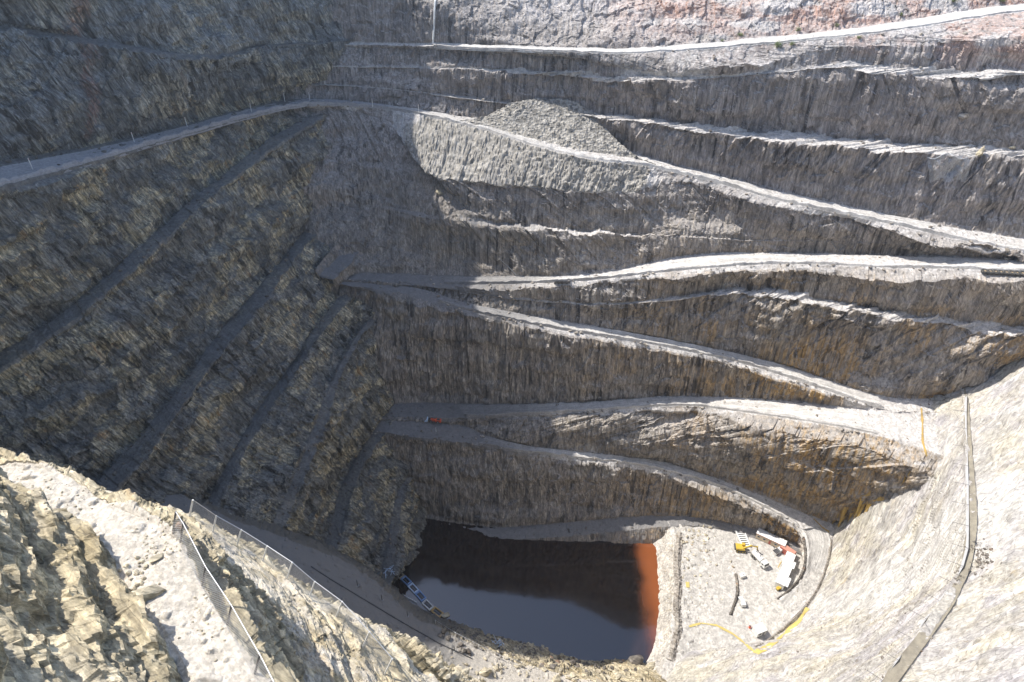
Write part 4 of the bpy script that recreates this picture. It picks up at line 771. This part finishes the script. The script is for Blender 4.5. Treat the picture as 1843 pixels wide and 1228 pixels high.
# tyres guarding the road edge, dark pallets
GT = 'black tyres lined along the road edge'
for i, u in enumerate(np.linspace(1772, 1840, 8)):
    p = hit(u, 491 + (u - 1772)*.06); t = thing('tyre', 'big black tyre in the row guarding the lit road edge at the far right', 'tyre', p + Vector((0, 0, .45)), i*.7, GT)
    MB().torus((0, 0, 0), .85, .45, 18, 8).build('tread', P_BLACK, t); MB().tube((0, 0, -.3), (0, 0, .2), .5, 12).build('hub_dirt', P_TIMBER, t)
for i, u in enumerate((1001, 1008, 1015, 1022)):
    p = hit(u, 512); t = thing('pallet', 'dark timber pallet leaning in the short row on the middle road edge', 'pallet', p, .3, 'dark pallets on the middle road edge'); [MB().box((k*.42 - .6, 0, .8), (.3, .12, 1.7), rx=.5).build('board', P_DARK, t) for k in range(4)]; [MB().box((0, .1 - z*.3, z), (1.7, .12, .12)).build('bearer', P_DARK, t) for z in (.3, .8, 1.3)]
# ------------------------------------------------------------------ rock: rubble piles, boulders, windrows
def rockball(r, seed, sub=3, sq=(1, 1, 1)):
    bm = bmesh.new(); bmesh.ops.create_icosphere(bm, subdivisions=sub, radius=1.0); V = np.array([v.co[:] for v in bm.verts])
    rr = np.random.default_rng(seed)
    for k in range(17):                                # cut flat facets
        n = rr.normal(size=3); n /= np.linalg.norm(n); d = V @ n; c = rr.uniform(.46, .78); V -= np.outer(np.maximum(d - c, 0), n)
    V *= (1 + .10*fbm(V*1.7 + seed, 3, seed)[:, None]); V *= np.array(sq)*r
    F = [tuple(v.index for v in f.verts) for f in bm.faces]; bm.free(); return V, F
def boulder(u, v, r, label, mat, sq=(1, .8, .7), seed=1, rz=0.0):
    V, F = rockball(r, seed, 3, sq); m = MB(); m.add([tuple(x) for x in V], F); o = m.build('boulder', mat); o.location = hit(u, v) + Vector((0, 0, r*sq[2]*.35)); o.rotation_euler = (.1, .15, rz)
    return tag(o, label, 'boulder')
M_BOULD = rock("boulder_pale", NEAR_F, [(.46, .40, .28), (.52, .46, .33), (.36, .31, .21), (.58, .53, .43)], (.36, .22, .10), (.46, .42, .36), .5, seep=False, bumpd=.12, sc=2.0)
M_BERM = rock('berm_rock', NEAR_F, [(.24, .21, .18), (.30, .27, .23), (.16, .135, .11), (.4, .37, .33)], (.26, .15, .08), (.46, .43, .39), .8, seep=False, bumpd=.15)
M_BDARK = rock("boulder_dark", NEAR_F, [(.13, .115, .10), (.17, .145, .12), (.09, .08, .075), (.26, .24, .21)], (.26, .13, .06), (.25, .23, .2), .3, seep=False, bumpd=.15)
boulder(268, 1070, .8, 'large tan boulder half buried at the inside of the lit ledge path', M_BOULD, (1.2, .7, .5), 3, .5)
boulder(282, 1006, .55, 'flat tan slab lying alone on the lit ledge path', M_BOULD, (1.2, .55, .3), 5, .9)
boulder(120, 930, .45, 'small tan stone at the inner side of the lit ledge path', M_BOULD, (1, .8, .6), 8, .2)
boulder(1143, 1192, 3.6, 'big dark rounded boulder standing at the corner of the water', M_BDARK, (1, .85, .9), 11, .3)
boulder(1172, 1200, 2.6, 'pale boulder beside the big dark one at the water corner', M_BOULD, (1.1, .8, .7), 12, .8)
boulder(803, 1108, 1.5, 'orange tan boulder touching the ochre pontoon', M_BOULD, (1.2, .8, .6), 14, .4)
boulder(875, 1212, 2.2, 'squat tan block on the lit lower bench below the white rail', M_BOULD, (1.2, .8, .8), 15, .6)
boulder(893, 1203, 1.3, 'small orange tan block uphill of the squat tan block', M_BOULD, (1, .8, .8), 16, .1)
boulder(1110, 1222, 2.6, 'pale angular block at the bottom edge near the big dark boulder', M_BOULD, (1, .8, .8), 17, 1.1)
boulder(1002, 1226, 1.8, 'pale block at the bottom edge in front of the water', M_BOULD, (1, .9, .8), 18, .7)
boulder(1734, 214, 2.8, 'pale leaning slab stuck on the dark upper right wall', M_BERM, (1.4, .5, .55), 20, .2)
boulder(1762, 280, 2.2, 'tan corner block at the end of the rockfall net', M_BOULD, (.7, .6, 1.1), 21, .3)
boulder(793, 349, 1.8, 'pale block lying under the rubble slope', M_BOULD, (1.2, .7, .7), 22, .2)
boulder(1822, 268, 1.2, 'rounded tan rock on the lit bench at the far right', M_BOULD, (1.3, .7, .7), 23, .2)
def scatter(name, label, cat, spots, mat, seed, mats=None):
    R_ = random.Random(seed); protos = [rockball(1, seed*10 + i, 1, (1, R_.uniform(.6, .9), R_.uniform(.5, .8))) for i in range(6)]; m = MB()
    for (u, v, ru, rv, n, r0, r1) in spots:
        for _ in range(n):
            x, y = R_.gauss(u, ru), R_.gauss(v, rv); p = hit(x, y)
            if p.length < 5 or p.z < -221.5: continue
            V, F = R_.choice(protos); r = r0 + (r1 - r0)*R_.random()**3; M = Matrix.Translation(p + Vector((0, 0, r*.15))) @ Matrix.Rotation(R_.uniform(0, 6.28), 4, 'Z') @ Matrix.Scale(r, 4)
            m.add([tuple(x) for x in V], F, M)
    o = m.build(name, mat); return tag(o, label, cat, kind='stuff')
scatter('loose_rocks', 'pale loose rock fragments strewn over lit benches and the pit floor', 'loose rocks', [(1255, 1000, 28, 40, 150, .12, .9), (1270, 1080, 35, 40, 120, .1, .6), (1245, 970, 18, 14, 50, .2, 1.2), (900, 1205, 60, 14, 110, .2, 1.3), (1060, 1215, 50, 10, 70, .2, 1.5), (1205, 1080, 8, 60, 110, .15, .8), (1430, 1150, 60, 40, 50, .1, .5)], M_BOULD, 31)
scatter('loose_rocks', 'dark loose rock along the shore and the shaded benches', 'loose rocks', [(870, 1146, 40, 14, 130, .3, 1.6), (940, 1172, 40, 10, 110, .3, 1.4), (1050, 1196, 45, 8, 90, .3, 1.5), (820, 1125, 14, 8, 60, .3, 1.3), (720, 745, 30, 10, 60, .15, .5), (800, 790, 60, 6, 40, .15, .6), (1060, 955, 90, 8, 90, .2, .8), (330, 760, 5, 60, 60, .2, .7), (270, 830, 10, 20, 40, .2, .6)], M_BDARK, 33)
scatter('loose_stones', 'small tan stones strewn over the near ledge path', 'loose stones', [(150, 900, 50, 16, 160, .02, .14), (290, 990, 26, 26, 160, .02, .14), (370, 1110, 24, 40, 160, .02, .13), (250, 1040, 14, 24, 80, .03, .25), (60, 870, 30, 14, 70, .02, .12), (560, 1120, 30, 30, 80, .03, .25)], M_BOULD, 35)
scatter('debris', 'brown fallen rock heap spread across the netting bench', 'debris', [(1768, 1002, 9, 16, 130, .15, .9), (1752, 985, 8, 5, 50, .15, .6), (1730, 1035, 8, 8, 30, .15, .6)], M_BDARK, 37)
def mound(name, label, cat, foot, ridge, mat, N=140, seed=1):
    a = resample(np.array([hit(*p)[:] for p in ridge]) if not isinstance(ridge, np.ndarray) else ridge, N); b = resample(np.array([hit(*p)[:] for p in foot]), N)
    back = a + np.array([1.2, 7.0, -9.0]); G = np.array([a + (b - a)*t for t in np.linspace(-.12, 1.06, 46)]); G[0] = back; G[1] = (back + a)/2 + np.array([0, 0, 3.5])
    P = G.reshape(-1, 3); h = fbm(P/3.2, 4, seed)*.55 + blocks(P/1.1, seed + 5)*.28 + np.maximum(vnoise(P/1.3, seed + 9) - .35, 0)*1.1; G[2:, :, 2] += h.reshape(G.shape[:2])[2:]; G[2:, :, 1] -= np.abs(h.reshape(G.shape[:2])[2:])*.6
    o = grid_object(name, G, mat, kind=None); return tag(o, label, cat)
rp = row([(820, 218), (868, 214), (905, 196), (932, 185), (985, 180), (1045, 190), (1078, 218), (1112, 258), (1150, 286), (1175, 296)], [(820, 84.7), (868, 84.6), (905, 80.8), (932, 78.4), (985, 77.2), (1045, 78.6), (1078, 82.4), (1112, 87.6), (1150, 91.2), (1175, 93.4)])
mound('rubble_pile', 'grey green heap of dumped rubble on the upper haul road', 'rubble pile', [(820, 219), (880, 228), (960, 250), (1040, 271), (1110, 281), (1160, 288), (1180, 297)], rp, M_GRAVEL, seed=61)
def windrow(pts, w, h, mat, seed, name='rock_windrow'):
    P = np.array([hit(*p)[:] for p in dense(pts, 4)]); P = blur_u(P, 2); d = np.gradient(P, axis=0); d[:, 2] = 0; d /= np.linalg.norm(d, axis=1, keepdims=True) + 1e-9; n = np.stack([-d[:, 1], d[:, 0], 0*d[:, 0]], -1)
    P = resample(P, len(P)*3, 1); n = np.stack([np.interp(np.linspace(0, 1, len(P)), np.linspace(0, 1, len(n)), n[:, k]) for k in range(3)], -1)
    G = np.array([P + n*s*w + np.array([0, 0, h*(1 - abs(s)) - .15]) for s in np.linspace(-1, 1, 9)]); q = G.reshape(-1, 3); r = (blocks(q/.7, seed)*.35 + fbm(q/1.5, 3, seed)*.3).reshape(G.shape[:2])*h*.8; r[0] = r[-1] = 0; G[..., 2] += r
    return grid_object(name, G, mat)
windrow([(1224, 958), (1220, 990), (1219, 1020), (1222, 1050), (1219, 1090), (1221, 1130), (1214, 1165), (1206, 1192)], 1.5, 1.1, M_BERM, 71)
windrow([(1446, 966), (1450, 990), (1451, 1014), (1440, 1043), (1416, 1068), (1396, 1081)], .6, .8, M_BDARK, 72)
windrow([(1496, 968), (1492, 1000), (1484, 1030), (1470, 1062), (1448, 1094), (1421, 1122), (1394, 1144), (1374, 1160), (1356, 1166)], .6, .55, M_BERM, 73)
windrow([(1324, 1030), (1327, 1048), (1328, 1068), (1324, 1084), (1318, 1098), (1314, 1110)], .7, .8, M_BDARK, 74)
def silt(pts, w, seed, name='silt_channel', mat=None):
    P = np.array([hit(*p)[:] for p in dense(pts, 4)]); d = np.gradient(P, axis=0); d[:, 2] = 0; d /= np.linalg.norm(d, axis=1, keepdims=True) + 1e-9; n = np.stack([-d[:, 1], d[:, 0], 0*d[:, 0]], -1)
    ww = w*(1 + .7*fbm(P/3, 2, seed))[:, None]; A, B = P + n*ww, P - n*ww
    for X in (A, B): X[:, 2] = [down(x, 1.5).z for x in X]
    G = np.array([A, (A + B)/2, B]); G[..., 2] += .16; G[1, :, 2] = np.maximum(G[1, :, 2], (G[0, :, 2] + G[2, :, 2])/2); return grid_object(name, G, mat or P_YSTAIN)
silt([(1240, 1128), (1262, 1122), (1290, 1126), (1320, 1142), (1342, 1160), (1360, 1176)], .35, 81); silt([(1360, 1176), (1385, 1162), (1415, 1140), (1438, 1118), (1452, 1095)], .8, 82)
silt([(1237, 1048), (1238, 1058)], .7, 86)
P_RUST = paint('ochre_seep', (.46, .30, .07), .9, 0, .5)
for i, (pp, w_) in enumerate([([(1658, 735), (1660, 765), (1660, 795), (1668, 822)], .3), ([(1464, 934), (1480, 950), (1492, 958)], .35), ([(1500, 938), (1520, 915), (1545, 898), (1570, 888)], .3), ([(1505, 947), (1530, 924), (1552, 907), (1592, 897)], .22), ([(1622, 868), (1634, 852), (1644, 840)], .4)]): silt(pp, w_, 90 + i, mat=P_RUST)
# ------------------------------------------------------------------ shrubs on the top benches
k_ = NT("shrub_leaf"); k_.done(k_.mix(k_.noise(k_.pos, 2.0, 3), (.10, .15, .05), (.22, .25, .10)), .8); M_LEAF = k_.m
def shrub(u, v, r, label, seed):
    t = thing('shrub', label, 'shrub', hit(u, v), 0, 'green shrubs on the top benches'); R_ = random.Random(seed); st = MB(); lf = MB()
    for i in range(9):
        d = Vector((R_.gauss(0, .6), R_.gauss(0, .6), R_.uniform(.5, 1))).normalized()*r*R_.uniform(.6, 1); st.tube((0, 0, -.1), tuple(d), .05, 4, .02)
        for j in range(26):
            c = d*R_.uniform(.45, 1.1) + Vector((R_.gauss(0, .22), R_.gauss(0, .22), R_.gauss(0, .2)))*r; s = r*.13; lf.add([(-s, 0, 0), (0, -s*.5, 0), (s, 0, 0), (0, s*.5, 0)], [(0, 1, 2, 3)], Matrix.Translation(c) @ Matrix.Rotation(R_.uniform(0, 6.3), 4, 'Z') @ Matrix.Rotation(R_.uniform(-1, 1), 4, 'X'))
    st.build('stems', P_TIMBER, t); lf.build('foliage', M_LEAF, t)
for i, (u, v, r, lab) in enumerate([(1398, 86, 1.9, 'largest green shrub, on the lit rubble below the top road'), (1425, 82, 1.1, 'low shrub just right of the largest shrub'), (1332, 66, 1.2, 'small shrub left of the largest one, above the top road'), (1436, 56, 1.2, 'small shrub above the top road over the largest shrub'), (1505, 48, 1.1, 'small shrub beside the top road, midway to the right edge'),
                                   (1546, 70, 1.0, 'lone small shrub on pale rubble below the top road'), (1622, 28, .9, 'tiny shrub above the top road towards the right'), (1716, 4, 1.4, 'green shrub cut by the top of the picture, left of the corner clump'), (1800, 4, 1.8, 'green clump in the top right corner'), (1300, 75, .8, 'tiny shrub at the left end of the shrub line')]):
    shrub(u, v, r, lab, 100 + i)

def bench_rocks(T, specs, seed, mat, label):
    R_ = random.Random(seed); protos = [rockball(1, seed*10 + i, 1, (1, R_.uniform(.6, .9), R_.uniform(.5, .8))) for i in range(6)]; m = MB()
    for k, n, r0, r1 in specs:
        a, b = T.start[k], T.start[k+1]; nu = T.G.shape[1]
        for _ in range(n):
            p = Vector(T.G[int(a + (b - a)*R_.random()**1.8*.98), R_.randrange(nu)]); q = proj(np.array(p))
            if not (-60 < q[0] < 1900 and -60 < q[1] < 1290): continue
            V, F = R_.choice(protos); r = r0 + (r1 - r0)*R_.random()**4; m.add([tuple(x) for x in V], F, Matrix.Translation(p + Vector((0, 0, .2))) @ Matrix.Rotation(R_.uniform(0, 6.28), 4, 'Z') @ Matrix.Scale(r, 4))
    return tag(m.build('loose_rocks', mat), label, 'loose rocks', kind='stuff')
bench_rocks(TL, [(k, 190, .2, 1.3) for k in (3, 6, 8, 10, 12, 14, 16)], 41, M_BDARK, 'dark fallen rocks strewn along the shaded benches of the left wall')
bench_rocks(TB, [(KB[n], c, .2, 1.2) for n, c in (('T_out', 160), ('Tm_in', 120), ('T2_in', 160), ('U_in', 150), ('U_out', 150), ('m_in', 200), ('M1_in', 120), ('M1_out', 220), ('B_in', 200), ('M2_in', 110), ('M2_out', 200), ('M3_in', 110), ('M3_out', 180), ('M4_in', 110), ('M4_out', 200))], 43, M_BERM, 'grey broken rocks lying along the benches and road edges of the far wall')
def slope_rocks():
    R_ = random.Random(47); protos = [rockball(1, 470 + i, 1, (1, R_.uniform(.5, .9), R_.uniform(.4, .7))) for i in range(6)]; m = MB()
    for _ in range(900):
        i = R_.randrange(TR.start[1], TR.start[4]); p = Vector(TR.G[i, R_.randrange(TR.G.shape[1])]); q = proj(np.array(p))
        if not (1150 < q[0] < 1880 and 560 < q[1] < 1290): continue
        V, F = R_.choice(protos); r = .12 + .75*R_.random()**5; m.add([tuple(x) for x in V], F, Matrix.Translation(p) @ Matrix.Rotation(R_.uniform(0, 6.28), 4, 'Z') @ Matrix.Rotation(.6, 4, 'Y') @ Matrix.Scale(r, 4))
    return tag(m.build('loose_rocks', M_BERM), 'scattered grey stones lying on the pale sunlit slope', 'loose rocks', kind='stuff')
slope_rocks()
# ------------------------------------------------------------------ land beyond the pit
def apron():
    ring = np.vstack([np.array([(100, -45, -2), (0, -40, -2), (-60, -20, 0), (-150, 0, 4)], float)[::1], L_rim[::-1][1:-1], RIM_B[2:], R_rim[:-1], [(100, -45, -2)]])
    R = resample(ring, 420, 1); c = np.array([40, 130, 0]); rows_ = []
    for s in (1, 1.06, 1.2, 1.5, 2.0, 2.8, 4):
        Q = c + (R - c)*s; Q[:, 2] = R[:, 2]*(1 if s < 1.1 else max(0, 1.3 - s*.3)) + (fbm(Q/60, 3, 5)*2 if s > 1.1 else 0); rows_.append(Q)
    return grid_object("ground", np.array(rows_), M_FLOOR, {'flat': np.ones((7, 420)), 'gravel': np.zeros((7, 420))})
apron()

def haze():
    me = bpy.data.meshes.new("haze"); bm = bmesh.new(); bmesh.ops.create_cube(bm, size=1.0); bm.to_mesh(me); bm.free()
    o = bpy.data.objects.new("haze", me); scene.collection.objects.link(o); o.scale = (2400, 2400, 275); o.location = (40, 130, -97); o['kind'] = 'stuff'
    m = bpy.data.materials.new("haze"); m.use_nodes = True; t = m.node_tree; t.nodes.remove(t.nodes["Principled BSDF"]); v = t.nodes.new("ShaderNodeVolumePrincipled")
    v.inputs["Color"].default_value = (.74, .86, 1, 1); v.inputs["Density"].default_value = HAZE; v.inputs["Anisotropy"].default_value = .45
    t.links.new(v.outputs[0], t.nodes["Material Output"].inputs["Volume"]); me.materials.append(m)
HAZE = .0002
haze()
